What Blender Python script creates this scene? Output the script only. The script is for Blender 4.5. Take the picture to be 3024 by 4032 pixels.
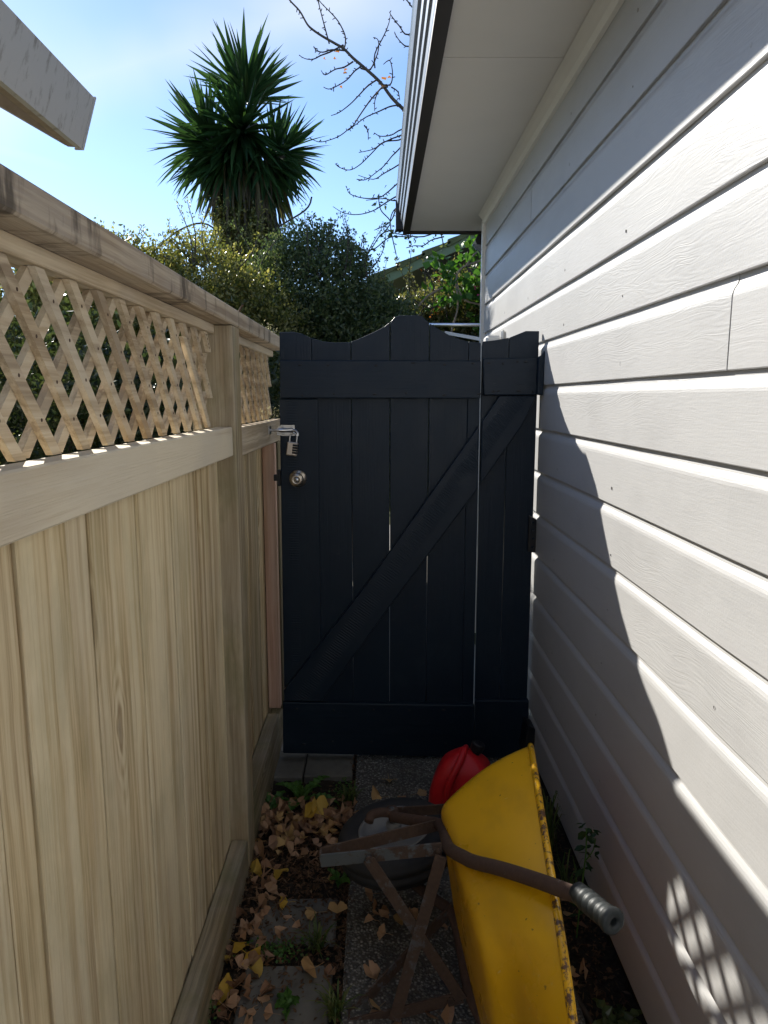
import bpy, math, random
import numpy as np
from mathutils import Vector, Matrix
R = math.radians
for o in list(bpy.data.objects): bpy.data.objects.remove(o)
sc = bpy.context.scene
C = sc.collection

# ------------------------------------------------------------------ camera, sky, sun, exposure
cam_d = bpy.data.cameras.new('camera'); cam = bpy.data.objects.new('camera', cam_d); C.objects.link(cam)
cam.location = (0, 0, 1.52); cam.rotation_euler = (R(90 - 9.07), 0, R(-0.43))
cam_d.sensor_fit = 'VERTICAL'; cam_d.sensor_height = 36; cam_d.lens = 25.06
cam_d.clip_start = 0.02; cam_d.clip_end = 3000
sc.camera = cam

SUN = Vector((-1.03, 1.43, 1.06)).normalized()      # towards the sun
ELEV = math.asin(SUN.z); AZ = math.atan2(SUN.x, SUN.y)   # az measured from +Y towards +X
w = bpy.data.worlds.new('World'); sc.world = w; w.use_nodes = True
wn = w.node_tree.nodes; wl = w.node_tree.links
bg = wn['Background']; bg.inputs['Strength'].default_value = 0.064
sky = wn.new('ShaderNodeTexSky'); sky.sky_type = 'NISHITA'; sky.sun_disc = False
sky.sun_elevation = ELEV; sky.sun_rotation = AZ
sky.altitude = 10; sky.air_density = 0.75; sky.dust_density = 0.10; sky.ozone_density = 3.2
# thin high cirrus drawn out in streaks over the blue
tcw = wn.new('ShaderNodeTexCoord'); mpw = wn.new('ShaderNodeMapping'); mpw.inputs['Rotation'].default_value = (R(12), R(-24), R(35)); mpw.inputs['Scale'].default_value = (.9, 2.0, 7.0); mpw.inputs['Location'].default_value = (0.3, 0.1, 0.2)
nzw = wn.new('ShaderNodeTexNoise'); nzw.inputs['Scale'].default_value = 1.1; nzw.inputs['Detail'].default_value = 3; nzw.inputs['Roughness'].default_value = .45; nzw.inputs['Distortion'].default_value = .6
rpw = wn.new('ShaderNodeValToRGB'); rpw.color_ramp.elements[0].position = .52; rpw.color_ramp.elements[1].position = .80; rpw.color_ramp.elements[1].color = (.6, .6, .6, 1)
mxw = wn.new('ShaderNodeMix'); mxw.data_type = 'RGBA'; mxw.inputs[7].default_value = (5.0, 5.05, 5.1, 1)
wl.new(tcw.outputs['Generated'], mpw.inputs[0]); wl.new(mpw.outputs[0], nzw.inputs['Vector']); wl.new(nzw.outputs['Fac'], rpw.inputs[0]); wl.new(rpw.outputs[0], mxw.inputs[0])
wl.new(sky.outputs[0], mxw.inputs[6])
# one broad cirrus band across the sky, broken up by noise
dtw = wn.new('ShaderNodeVectorMath'); dtw.operation = 'DOT_PRODUCT'; dtw.inputs[1].default_value = (0.2295, 0.4417, -0.8673); wl.new(tcw.outputs['Generated'], dtw.inputs[0])
abw = wn.new('ShaderNodeMath'); abw.operation = 'ABSOLUTE'; wl.new(dtw.outputs['Value'], abw.inputs[0])
nz2 = wn.new('ShaderNodeTexNoise'); nz2.inputs['Scale'].default_value = 2.6; nz2.inputs['Detail'].default_value = 4; wl.new(tcw.outputs['Generated'], nz2.inputs['Vector'])
sbw = wn.new('ShaderNodeMath'); sbw.operation = 'MULTIPLY_ADD'; sbw.inputs[1].default_value = .30; sbw.inputs[2].default_value = -.11; wl.new(nz2.outputs['Fac'], sbw.inputs[0])
adw = wn.new('ShaderNodeMath'); adw.operation = 'ADD'; wl.new(abw.outputs[0], adw.inputs[0]); wl.new(sbw.outputs[0], adw.inputs[1])
rp2 = wn.new('ShaderNodeValToRGB'); rp2.color_ramp.elements[0].position = .0; rp2.color_ramp.elements[0].color = (.50, .50, .50, 1); rp2.color_ramp.elements[1].position = .12; rp2.color_ramp.elements[1].color = (0, 0, 0, 1); rp2.color_ramp.interpolation = 'EASE'; wl.new(adw.outputs[0], rp2.inputs[0])
mx2 = wn.new('ShaderNodeMix'); mx2.data_type = 'RGBA'; mx2.inputs[7].default_value = (4.9, 4.95, 5.0, 1); wl.new(rp2.outputs[0], mx2.inputs[0]); wl.new(mxw.outputs[2], mx2.inputs[6]); wl.new(mx2.outputs[2], bg.inputs[0])
sun_d = bpy.data.lights.new('sun', 'SUN'); sun_d.energy = 2.5; sun_d.angle = R(0.53); sun_d.color = (1, 0.95, 0.86)
sun = bpy.data.objects.new('sun', sun_d); C.objects.link(sun); sun.location = (-4, 6, 8)
sun.rotation_euler = SUN.to_track_quat('Z', 'Y').to_euler()
vs = sc.view_settings; vs.view_transform = 'Standard'; vs.look = 'None'; vs.gamma = 1.0
vs.use_curve_mapping = False; vs.exposure = 1.85
sc.cycles.max_bounces = 16; sc.cycles.diffuse_bounces = 6
sc.render.resolution_x = 768; sc.render.resolution_y = 1024

# ------------------------------------------------------------------ node helpers
class NT:
    def __init__(s, name):
        s.m = bpy.data.materials.new(name); s.m.use_nodes = True
        s.t = s.m.node_tree; s.n = s.t.nodes; s.b = s.n['Principled BSDF']; s.out = s.n['Material Output']
    def add(s, typ, **k):
        n = s.n.new(typ)
        for a, v in k.items(): setattr(n, a, v)
        return n
    def put(s, sock, v):
        if isinstance(v, bpy.types.NodeSocket): s.t.links.new(v, sock)
        elif isinstance(v, (tuple, list)) and len(v) == 3 and sock.type == 'RGBA': sock.default_value = (*v, 1)
        else: sock.default_value = v
    def co(s, scale=(1, 1, 1), rot=(0, 0, 0), rnd=True, kind='Object', warp=0.0, wscale=3.0):
        tc = s.add('ShaderNodeTexCoord').outputs[kind]
        if rnd:
            oi = s.add('ShaderNodeObjectInfo').outputs['Random']
            mu = s.math('MULTIPLY', oi, 23.7)
            tc = s.vadd(tc, mu)
        if warp:
            nz = s.add('ShaderNodeTexNoise'); s.put(nz.inputs['Vector'], tc); nz.inputs['Scale'].default_value = wscale; nz.inputs['Detail'].default_value = 2
            sub = s.add('ShaderNodeVectorMath', operation='SUBTRACT'); s.put(sub.inputs[0], nz.outputs['Color']); sub.inputs[1].default_value = (.5, .5, .5)
            sc_ = s.add('ShaderNodeVectorMath', operation='SCALE'); s.put(sc_.inputs[0], sub.outputs[0]); sc_.inputs['Scale'].default_value = warp
            tc = s.vadd(tc, sc_.outputs[0])
        mp = s.add('ShaderNodeMapping'); s.put(mp.inputs['Vector'], tc)
        mp.inputs['Scale'].default_value = scale; mp.inputs['Rotation'].default_value = rot
        return mp.outputs[0]
    def vadd(s, a, b):
        n = s.add('ShaderNodeVectorMath', operation='ADD'); s.put(n.inputs[0], a); s.put(n.inputs[1], b); return n.outputs[0]
    def noise(s, vec, scale=1.0, detail=4.0, rough=.55, dist=0.0):
        n = s.add('ShaderNodeTexNoise'); s.put(n.inputs['Vector'], vec); n.inputs['Scale'].default_value = scale
        n.inputs['Detail'].default_value = detail; n.inputs['Roughness'].default_value = rough; n.inputs['Distortion'].default_value = dist
        return n.outputs['Fac']
    def voro(s, vec, scale=1.0, feat='F1', out='Distance', rnd=1.0):
        n = s.add('ShaderNodeTexVoronoi', feature=feat); s.put(n.inputs['Vector'], vec); n.inputs['Scale'].default_value = scale
        n.inputs['Randomness'].default_value = rnd
        return n.outputs[out]
    def ramp(s, f, stops, interp='LINEAR'):
        n = s.add('ShaderNodeValToRGB'); s.put(n.inputs[0], f); n.color_ramp.interpolation = interp
        e = n.color_ramp.elements
        while len(e) < len(stops): e.new(.5)
        for i, (p, c) in enumerate(stops):
            e[i].position = p; e[i].color = (*c, 1) if isinstance(c, tuple) else (c, c, c, 1)
        return n.outputs[0]
    def mix(s, f, a, b, mode='MIX'):
        n = s.add('ShaderNodeMix', data_type='RGBA', blend_type=mode)
        s.put(n.inputs[0], f); s.put(n.inputs[6], a); s.put(n.inputs[7], b); return n.outputs[2]
    def math(s, op, a, b=0.0, c=0.0):
        n = s.add('ShaderNodeMath', operation=op); s.put(n.inputs[0], a); s.put(n.inputs[1], b); s.put(n.inputs[2], c); return n.outputs[0]
    def rnd(s): return s.add('ShaderNodeObjectInfo').outputs['Random']
    def bump(s, h, dist, strength=1.0, normal=None):
        n = s.add('ShaderNodeBump'); s.put(n.inputs['Height'], h); n.inputs['Distance'].default_value = dist; n.inputs['Strength'].default_value = strength
        if normal is not None: s.put(n.inputs['Normal'], normal)
        return n.outputs[0]
    def fin(s, col, rough=.6, normal=None, metal=0.0, spec=.5, **kw):
        s.put(s.b.inputs['Base Color'], col); s.put(s.b.inputs['Roughness'], rough); s.put(s.b.inputs['Metallic'], metal)
        s.b.inputs['Specular IOR Level'].default_value = spec
        for k, v in kw.items(): s.put(s.b.inputs[k.replace('_', ' ')], v)
        if normal is not None: s.put(s.b.inputs['Normal'], normal)
        return s.m

AX = {'X': lambda a, l: (l, a, a), 'Y': lambda a, l: (a, l, a), 'Z': lambda a, l: (a, a, l)}
def wood(name, axis='Z', cols=((.45, .33, .185), (.68, .55, .34), (.80, .69, .475)), rot=(0, 0, 0), grey=.35, moss=0.0, streak=1.0, stain=0.0):
    m = NT(name)
    big = m.noise(m.co(), 3.5, 2)
    g1 = m.noise(m.co(AX[axis](42, .7), rot, warp=.022, wscale=4), 1, 4, .6)
    g2 = m.noise(m.co(AX[axis](240, 4.0), rot), 1, 3, .6)
    kn = m.voro(m.co((0,) + AX[axis](5.0, 1.25)[1:], rot, warp=.05, wscale=8), 1)
    knot = m.ramp(kn, ((0.02, 1.0), (0.07, 0.0)))
    rings = m.math('SINE', m.math('MULTIPLY', kn, 95.0))
    f = m.math('ADD', m.math('MULTIPLY', g1, .95), m.math('MULTIPLY', g2, .28 * streak))
    near = m.ramp(kn, ((0.05, 1.0), (0.24, 0.0)))
    f = m.math('ADD', f, m.math('MULTIPLY', m.math('MULTIPLY', rings, near), .12))
    f = m.math('ADD', f, m.math('MULTIPLY', m.math('SUBTRACT', m.rnd(), .5), .26))
    col = m.ramp(f, ((.47, cols[0]), (.60, cols[1]), (.74, cols[2])))
    gr = m.math('MULTIPLY', m.ramp(big, ((.42, 0.0), (.70, 1.0))), grey)
    col = m.mix(gr, col, (.50, .465, .42))
    col = m.mix(m.math('MULTIPLY', knot, .55), col, (.16, .10, .06))
    tn = m.noise(m.co(AX[axis](9, .8), rot), 1, 3)
    col = m.mix(m.math('MULTIPLY', m.ramp(tn, ((.56, 0.0), (.70, 1.0))), .45), col, (.36, .235, .115))
    if moss:
        mo = m.noise(m.co((6, 6, 3)), 1, 5, .65)
        col = m.mix(m.math('MULTIPLY', m.ramp(mo, ((.46, 0.0), (.66, 1.0))), moss), col, (.17, .18, .075))
    if stain:
        st = m.noise(m.co((2.5, 9, 2.5)), 1, 5, .7)
        col = m.mix(m.math('MULTIPLY', m.ramp(st, ((.52, 0.0), (.62, 1.0))), stain), col, (.075, .062, .05))
    nrm = m.bump(m.math('ADD', m.math('MULTIPLY', g2, .6), m.math('MULTIPLY', g1, .8)),   .0026, 1.0)
    return m.fin(col, .82, nrm, spec=.25)

def flat(name, col, rough=.6, metal=0.0, var=.12, scale=30, bumpd=0.0, spec=.4, **kw):
    m = NT(name); n = m.noise(m.co(), scale, 4)
    c = m.mix(n, tuple(x * (1 - var) for x in col), tuple(min(1, x * (1 + var)) for x in col))
    return m.fin(c, rough, m.bump(n, bumpd) if bumpd else None, metal, spec, **kw)

MAT = {}
MAT['paling'] = wood('paling wood', 'Z', grey=.22, moss=.22)
MAT['rail'] = wood('rail wood', 'Y', cols=((.46, .37, .255), (.63, .53, .385), (.74, .66, .51)), grey=.4)
MAT['cap'] = wood('cap rail wood', 'Y', cols=((.33, .26, .19), (.50, .415, .305), (.62, .54, .42)), grey=.5, stain=.85)
MAT['post'] = wood('post wood', 'Z', cols=((.21, .165, .10), (.34, .275, .18), (.47, .40, .28)), grey=.25, moss=.5)
MAT['slatF'] = wood('lattice wood front', 'Y', cols=((.36, .28, .19), (.54, .44, .31), (.66, .57, .43)), rot=(R(45), 0, 0), grey=.35)
MAT['slatB'] = wood('lattice wood back', 'Y', cols=((.36, .28, .19), (.54, .44, .31), (.66, .57, .43)), rot=(R(-45), 0, 0), grey=.35)
MAT['bottom'] = wood('bottom rail wood', 'Y', cols=((.20, .165, .105), (.32, .265, .175), (.44, .38, .26)), grey=.4, moss=.55)
MAT['redwood'] = wood('reddish framing wood', 'Z', cols=((.56, .34, .24), (.70, .45, .33), (.78, .56, .44)), grey=.05)

def paint_board():
    m = NT('white weatherboard paint')
    wv = m.co((5, 1.1, 16), warp=.10, wscale=2.2)
    g = m.noise(wv, 1.5, 2, .5, 1.2)
    rings = m.math('SINE', m.math('MULTIPLY', g, 60.0))
    patch = m.ramp(m.noise(m.co((2, .9, 4)), 1.4, 2), ((.42, 0.0), (.62, 1.0)))
    fine = m.noise(m.co((60, 14, 170)), 1, 3, .6)
    h = m.math('ADD', m.math('MULTIPLY', m.math('MULTIPLY', rings, patch), .15), m.math('MULTIPLY', fine, .55))
    dots = m.noise(m.co(), 210, 2)
    h = m.math('ADD', h, m.math('MULTIPLY', dots, .25))
    d = m.noise(m.co((3, 1.5, 3)), 2, 5, .65)
    col = m.mix(m.ramp(d, ((.45, 0.0), (.78, 1.0))), (.455, .453, .448), (.40, .398, .394))
    sm = m.math('MULTIPLY', m.ramp(m.noise(m.co((20, 3.5, 30), warp=.05), 1, 5, .7), ((.60, 0.0), (.72, 1.0))), m.ramp(m.noise(m.co(), 1.3, 2), ((.48, 0.0), (.60, 1.0))))
    col = m.mix(m.math('MULTIPLY', sm, .35), col, (.33, .33, .34))
    return m.fin(col, .42, m.bump(h, .0022, .34), spec=.45)
MAT['weatherboard'] = paint_board()
MAT['white trim'] = flat('white trim paint', (.72, .71, .68), .45, scale=9, var=.06)
MAT['soffit'] = flat('soffit paint', (.74, .72, .67), .6, scale=3, var=.07)
MAT['gutter'] = flat('gutter steel', (.30, .335, .385), .32, .25, scale=6, var=.15)
MAT['gutter dark'] = flat('dark brown gutter underside', (.022, .019, .018), .45, scale=8, var=.3)
MAT['foundation'] = flat('dark foundation', (.05, .05, .05), .9, scale=20, var=.4)
MAT['roof grey'] = flat('grey roofing', (.12, .125, .13), .6)

def gate_paint(name, axis, saw=False):
    m = NT(name)
    g = m.noise(m.co(AX[axis](150, 5)), 1, 3, .6)
    g1 = m.noise(m.co(AX[axis](30, 1.2), warp=.05), 1, 3)
    h = m.math('ADD', m.math('MULTIPLY', g, .6), m.math('MULTIPLY', g1, .6))
    sc1 = m.noise(m.co((9, 9, 9), warp=.3), 1.2, 6, .75)
    scr = m.ramp(m.noise(m.co(AX['X' if axis == 'Z' else axis](160, 12), warp=.12), 1, 2), ((.74, 0.0), (.80, 1.0)))
    col = m.mix(m.ramp(sc1, ((.5, 0.0), (.75, 1.0))), (.0065, .0165, .0310), (.011, .0225, .038))
    col = m.mix(m.math('MULTIPLY', scr, .5), col, (.085, .09, .095))
    ro = m.ramp(sc1, ((.35, .36), (.7, .52)))
    return m, col, ro, h
def gp(name, axis):
    m, col, ro, h = gate_paint(name, axis); return m.fin(col, ro, m.bump(h, .0018, .8), spec=.28)
MAT['gateV'] = gp('navy black gate paint vertical', 'Z'); MAT['gateH'] = gp('navy black gate paint horizontal', 'X')
def gate_saw(name, rot, axis, lo, hi, strength):
    m, col, ro, h = gate_paint(name, axis)
    mp = m.co((1, 1, 1), rot, rnd=False, warp=.006, wscale=14)
    wv = m.add('ShaderNodeTexWave', wave_type='BANDS', bands_direction='X'); m.put(wv.inputs['Vector'], mp)
    wv.inputs['Scale'].default_value = 31; wv.inputs['Distortion'].default_value = 1.2; wv.inputs['Detail'].default_value = 1; wv.inputs['Detail Scale'].default_value = 2
    sp = m.add('ShaderNodeSeparateXYZ'); m.put(sp.inputs[0], mp); p = sp.outputs[2]
    band = m.math('MULTIPLY', m.ramp(m.math('SUBTRACT', p, lo - .5), ((.5, 0.0), (.512, 1.0))), m.ramp(m.math('SUBTRACT', p, hi - .5), ((.488, 1.0), (.5, 0.0))))
    band = m.math('MULTIPLY', band, m.ramp(m.noise(m.co((4, 4, 4)), 1, 2), ((.34, 0.0), (.48, 1.0))))
    return m.fin(col, ro, m.bump(m.math('MULTIPLY', wv.outputs['Fac'], band), .002, strength, m.bump(h, .0015, .6)), spec=.30)
MAT['gateD'] = gate_saw('navy black rough sawn brace paint', (0, R(55), 0), 'X', .395, .470, .6)
MAT['gateS'] = gate_saw('navy black rough sawn stile paint', (0, R(90), 0), 'Z', .315, .365, .35)
MAT['steel'] = flat('zinc plated steel', (.62, .63, .65), .28, 1.0, scale=20, var=.1)
MAT['brushed'] = flat('brushed nickel', (.52, .47, .40), .30, 1.0, scale=40, var=.08)
MAT['lock'] = flat('padlock satin nickel', (.60, .53, .46), .42, .85, scale=60, var=.05)
MAT['black metal'] = flat('black painted metal', (.014, .015, .018), .4, 0, scale=25, var=.4)
MAT['dark plastic'] = flat('black plastic', (.02, .021, .023), .45, scale=30)
MAT['red plastic'] = flat('red plastic', (.68, .016, .024), .38, scale=7, var=.14, bumpd=.001)
MAT['rubber'] = flat('tyre rubber', (.022, .023, .025), .75, scale=35, var=.35, bumpd=.0008)
MAT['grip'] = flat('grey rubber grip', (.030, .036, .037), .5, scale=60, var=.35, bumpd=.0006)
MAT['wheelrim'] = flat('pale grey wheel rim paint', (.19, .195, .20), .5, scale=18, var=.22)

def rusty(name, base, amount, rustc=(.085, .042, .024)):
    m = NT(name)
    n = m.noise(m.co(rnd=False), 28, 6, .7); n2 = m.noise(m.co(rnd=False), 6, 3)
    f = m.math('ADD', m.math('MULTIPLY', n, .7), m.math('MULTIPLY', n2, .5))
    k = m.ramp(f, ((amount, 1.0), (amount + .06, 0.0)))
    rc = m.mix(m.noise(m.co(), 90, 3), rustc, tuple(x * 2.1 for x in rustc))
    col = m.mix(k, base, rc)
    return m.fin(col, m.ramp(k, ((0, .45), (1, .9))), m.bump(m.noise(m.co(), 140, 3), .0007), spec=.3)
MAT['rust strap'] = rusty('rusty grey painted steel', (.105, .11, .115), .66, (.055, .036, .027))
MAT['silver strap'] = rusty('grey painted steel with rust', (.085, .095, .10), .56, (.045, .03, .023))
MAT['rust tube'] = rusty('rusty tube', (.12, .11, .10), .72, (.05, .03, .022))
def yellow(name, rustamt):
    m = NT(name)
    d = m.noise(m.co(rnd=False), 5, 4, .6)
    col = m.mix(d, (.70, .36, .005), (.82, .455, .009))
    chips = m.ramp(m.noise(m.co((1, 1, 1), rnd=False, warp=.02, wscale=30), 55, 2), ((.735, 0.0), (.75, 1.0)))
    col = m.mix(m.math('MULTIPLY', m.ramp(m.noise(m.co((3, 1.4, 3), rnd=False), 3, 4, .6), ((.5, 0.0), (.72, 1.0))), .35), col, (.42, .22, .02))
    col = m.mix(m.math('MULTIPLY', chips, .8), col, (.12, .06, .012))
    scr = m.ramp(m.noise(m.co((16, 240, 60), (.3, .5, .2), rnd=False, warp=.1, wscale=6), 1, 1), ((.76, 0.0), (.79, 1.0)))
    zone = m.ramp(m.noise(m.co(rnd=False), 7, 2), ((.42, 0.0), (.55, 1.0)))
    col = m.mix(m.math('MULTIPLY', m.math('MULTIPLY', scr, zone), .55), col, (.80, .62, .28))
    if rustamt:
        rr = m.ramp(m.math('ADD', m.math('MULTIPLY', m.noise(m.co(rnd=False), 55, 5, .7), .7), m.math('MULTIPLY', m.noise(m.co(rnd=False), 5, 2), .45)), ((rustamt + .04, 0.0), (rustamt + .09, 1.0)))
        col = m.mix(rr, col, (.10, .045, .025))
    return m.fin(col, m.ramp(d, ((.3, .22), (.7, .36))), m.bump(m.noise(m.co(), 9, 2), .003, .25), spec=.5)
MAT['yellow'] = yellow('yellow tray paint', 0); MAT['yellow rim'] = yellow('yellow rim paint with rust', .56)

def aggregate():
    m = NT('exposed aggregate concrete')
    wv = m.co(rnd=False, warp=.004, wscale=60)
    v = m.voro(wv, 125); ce = m.voro(wv, 125, out='Color')
    sp = m.add('ShaderNodeSeparateColor'); m.put(sp.inputs[0], ce)
    peb = m.ramp(sp.outputs[0], ((0.0, (.14, .14, .13)), (.5, (.25, .245, .225)), (.85, (.36, .35, .32)), (1.0, (.55, .53, .48))))
    body = m.ramp(v, ((.25, 1.0), (.62, 0.0)))
    col = m.mix(body, (.10, .096, .086), peb)
    dirt = m.noise(m.co(rnd=False), 5, 5, .6)
    col = m.mix(m.math('MULTIPLY', m.ramp(dirt, ((.5, 0.0), (.7, 1.0))), .6), col, (.085, .077, .062))
    return m.fin(col, .85, m.bump(m.math('MULTIPLY', body, 1.0), .004, .8), spec=.25)
MAT['aggregate'] = aggregate()
def soil():
    m = NT('dark garden soil')
    n = m.noise(m.co(rnd=False), 60, 6, .7); n2 = m.noise(m.co(rnd=False), 9, 4)
    col = m.ramp(n, ((.3, (.024, .02, .016)), (.6, (.06, .05, .038)), (.8, (.13, .105, .08))))
    col = m.mix(m.ramp(n2, ((.5, 0.0), (.7, .6))), col, (.045, .037, .027))
    return m.fin(col, .95, m.bump(n, .012), spec=.15)
MAT['soil'] = soil()
MAT['paver'] = flat('dirty concrete paver', (.17, .163, .143), .92, scale=14, var=.45, bumpd=.002, spec=.2)
MAT['ground'] = flat('dry lawn ground', (.10, .105, .045), .95, scale=4, var=.4, bumpd=.02, spec=.1)
MAT['path'] = flat('pale concrete path', (.40, .385, .355), .9, scale=8, var=.2, bumpd=.001, spec=.2)

def leafmat(name, cols, trans=.45, rough=.45, spec=.4, island=True):
    m = NT(name)
    if island:
        f = m.add('ShaderNodeNewGeometry').outputs['Random Per Island']
    else:
        f = m.rnd()
    col = m.ramp(f, tuple((i / (len(cols) - 1), c) for i, c in enumerate(cols)))
    m.fin(col, rough, None, spec=spec)
    tr = m.add('ShaderNodeBsdfTranslucent'); m.put(tr.inputs[0], m.mix(1.0, col, (1.0, 1.0, .55), 'MULTIPLY'))
    mx = m.add('ShaderNodeMixShader'); mx.inputs[0].default_value = trans
    m.t.links.new(m.b.outputs[0], mx.inputs[1]); m.t.links.new(tr.outputs[0], mx.inputs[2]); m.t.links.new(mx.outputs[0], m.out.inputs[0])
    return m.m
MAT['leaf dark'] = leafmat('dark hedge leaf', ((.06, .095, .045), (.09, .135, .055), (.14, .185, .075), (.24, .27, .13)), .52, .30, .6)
MAT['leaf olive'] = leafmat('olive yellow leaf', ((.09, .12, .035), (.16, .18, .05), (.27, .26, .08), (.40, .37, .15)), .52, .30, .6)
MAT['leaf creeper'] = leafmat('creeper leaf', ((.08, .10, .035), (.14, .155, .05), (.22, .21, .08), (.32, .29, .16)), .48, .30, .6)
MAT['leaf round'] = leafmat('bright climber leaf', ((.05, .14, .022), (.075, .19, .03), (.11, .24, .04)), .5)
MAT['leaf lattice'] = leafmat('dark bush leaf', ((.03, .05, .022), (.05, .075, .03), (.09, .11, .05)), .4, .3, .6)  # dark greens of the bush behind the lattice
MAT['yucca'] = leafmat('yucca blade', ((.018, .050, .018), (.028, .072, .024), (.044, .095, .032)), .36, .4, .45, island=False)
MAT['yucca mass'] = leafmat('yucca blade mass', ((.018, .050, .018), (.028, .072, .024), (.044, .095, .032)), .36, .4, .45)
MAT['yucca dead'] = leafmat('dry yucca blade', ((.06, .055, .03), (.12, .09, .05), (.10, .12, .03)), .3)
MAT['weed'] = leafmat('weed leaf', ((.06, .16, .03), (.09, .21, .045), (.13, .26, .06)), .3)
MAT['grass'] = leafmat('grass blade', ((.06, .11, .025), (.10, .15, .035), (.17, .19, .06)), .3)
MAT['leaf brown'] = leafmat('dry brown ginkgo leaf', ((.24, .13, .075), (.40, .235, .135), (.52, .33, .20), (.36, .22, .145)), .15, .6, .3, island=False)
MAT['leaf tan'] = leafmat('tan ginkgo leaf', ((.48, .32, .17), (.56, .37, .16), (.48, .28, .12)), .2, .6, .3, island=False)
MAT['leaf yellow'] = leafmat('yellow ginkgo leaf', ((.62, .38, .045), (.68, .44, .07), (.58, .40, .10)), .25, .5, .3, island=False)
MAT['litter'] = leafmat('leaf litter fragments', ((.06, .034, .02), (.13, .075, .045), (.19, .11, .06), (.10, .07, .05)), .1, .7, .2)
MAT['pink'] = leafmat('pink bract', ((.60, .03, .16), (.70, .06, .22)), .4)
MAT['orange leaf'] = leafmat('orange leaf', ((.45, .15, .03), (.52, .22, .05)), .4)
MAT['blue flower'] = leafmat('pale blue petal', ((.45, .48, .75), (.55, .58, .80)), .4)
MAT['bark'] = flat('grey bark', (.085, .07, .055), .9, scale=40, var=.4, bumpd=.002)
MAT['bark pale'] = flat('pale vine bark', (.26, .21, .15), .85, scale=40, var=.3)
MAT['twig'] = flat('dark twig bark', (.055, .045, .038), .9, scale=60, var=.3)
MAT['fascia weathered'] = None
def fascia_mat():
    m = NT('weathered pale fascia')
    n = m.noise(m.co((14, 14, 2.2), rnd=False, warp=.03), 2.2, 6, .7)
    col = m.mix(m.ramp(n, ((.54, 0.0), (.70, 1.0))), (.47, .47, .45), (.26, .25, .225))
    return m.fin(col, .8, m.bump(n, .001), spec=.2)
MAT['fascia weathered'] = fascia_mat()
MAT['fascia wood'] = flat('bare weathered timber', (.30, .25, .19), .85, scale=25, var=.35)
MAT['tile'] = flat('mossy green roof tile', (.10, .115, .05), .85, scale=16, var=.45, bumpd=.004)
MAT['green barge'] = flat('pale green barge paint', (.16, .22, .13), .55, scale=8, var=.08)
MAT['brown wall'] = flat('dark brown cladding', (.05, .04, .035), .8, scale=10, var=.3)
MAT['glass dark'] = flat('dark window glass', (.02, .022, .025), .08, spec=.6)

# ------------------------------------------------------------------ geometry helpers
def mesh(name, v, f, mat, smooth=False):
    me = bpy.data.meshes.new(name); me.from_pydata([tuple(p) for p in v], [], f); me.update()
    if mat: me.materials.append(mat if not isinstance(mat, str) else MAT[mat])
    if smooth:
        for p in me.polygons: p.use_smooth = True
    return me
def off(p):
    return Vector((0, 0, 0)) if (p is None or p.type == 'MESH') else -p.location
def obj(name, me, parent=None, label=None):
    o = bpy.data.objects.new(name, me); C.objects.link(o)
    if parent is not None: o.parent = parent; o.location = off(parent)
    if label: o['label'] = label
    return o
def part(name, v, f, mat, parent=None, smooth=False, label=None):
    return obj(name, mesh(name, v, f, mat, smooth), parent, label)
def tag(o, label, cat, group=None, kind=None):
    if label: o['label'] = label
    if cat: o['category'] = cat
    if group: o['group'] = group
    if kind: o['kind'] = kind
    return o
def thing(name, label, cat, loc=(0, 0, 0), group=None):
    o = bpy.data.objects.new(name, None); C.objects.link(o); o.location = loc; o.empty_display_size = .1
    return tag(o, label, cat, group)
def struct(name, v, f, mat):
    o = part(name, v, f, mat); o['kind'] = 'structure'; return o

class G:
    def __init__(s): s.v = []; s.f = []
    def add(s, v, f):
        k = len(s.v); s.v += [tuple(p) for p in v]; s.f += [tuple(i + k for i in q) for q in f]; return s
BOXF = [(0, 2, 3, 1), (4, 5, 7, 6), (0, 1, 5, 4), (2, 6, 7, 3), (0, 4, 6, 2), (1, 3, 7, 5)]
def box(x0, x1, y0, y1, z0, z1):
    return [(x, y, z) for x in (x0, x1) for y in (y0, y1) for z in (z0, z1)], [tuple(q) for q in BOXF]
def cbox(x0, x1, y0, y1, z0, z1, c=.003):
    "box with chamfered edges"
    a = ((x0, x1), (y0, y1), (z0, z1)); v = []; idx = {}
    for ax in range(3):
        for sx in (0, 1):
            for sy in (0, 1):
                for sz in (0, 1):
                    s = (sx, sy, sz); p = []
                    for k in range(3):
                        p.append(a[k][s[k]] if k == ax else a[k][s[k]] + (c if s[k] == 0 else -c))
                    idx[(ax, s)] = len(v); v.append(tuple(p))
    f = []
    for ax in range(3):
        o1, o2 = [k for k in range(3) if k != ax]
        for side in (0, 1):
            def S(i, j):
                s = [0, 0, 0]; s[ax] = side; s[o1] = i; s[o2] = j; return idx[(ax, tuple(s))]
            q = [S(0, 0), S(1, 0), S(1, 1), S(0, 1)]
            if (side == 0) != (ax == 1): q.reverse()
            f.append(tuple(q))
    for ax in range(3):      # edges along ax
        o1, o2 = [k for k in range(3) if k != ax]
        for i in (0, 1):
            for j in (0, 1):
                def S(face, t):
                    s = [0, 0, 0]; s[ax] = t; s[o1] = i; s[o2] = j; return idx[(face, tuple(s))]
                q = [S(o1, 0), S(o1, 1), S(o2, 1), S(o2, 0)]
                f.append(tuple(q))
    for sx in (0, 1):
        for sy in (0, 1):
            for sz in (0, 1):
                f.append(tuple(idx[(ax, (sx, sy, sz))] for ax in range(3)))
    return v, f
def fixn(o):
    import bmesh
    bm = bmesh.new(); bm.from_mesh(o.data); bmesh.ops.recalc_face_normals(bm, faces=bm.faces); bm.to_mesh(o.data); bm.free(); return o
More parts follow.
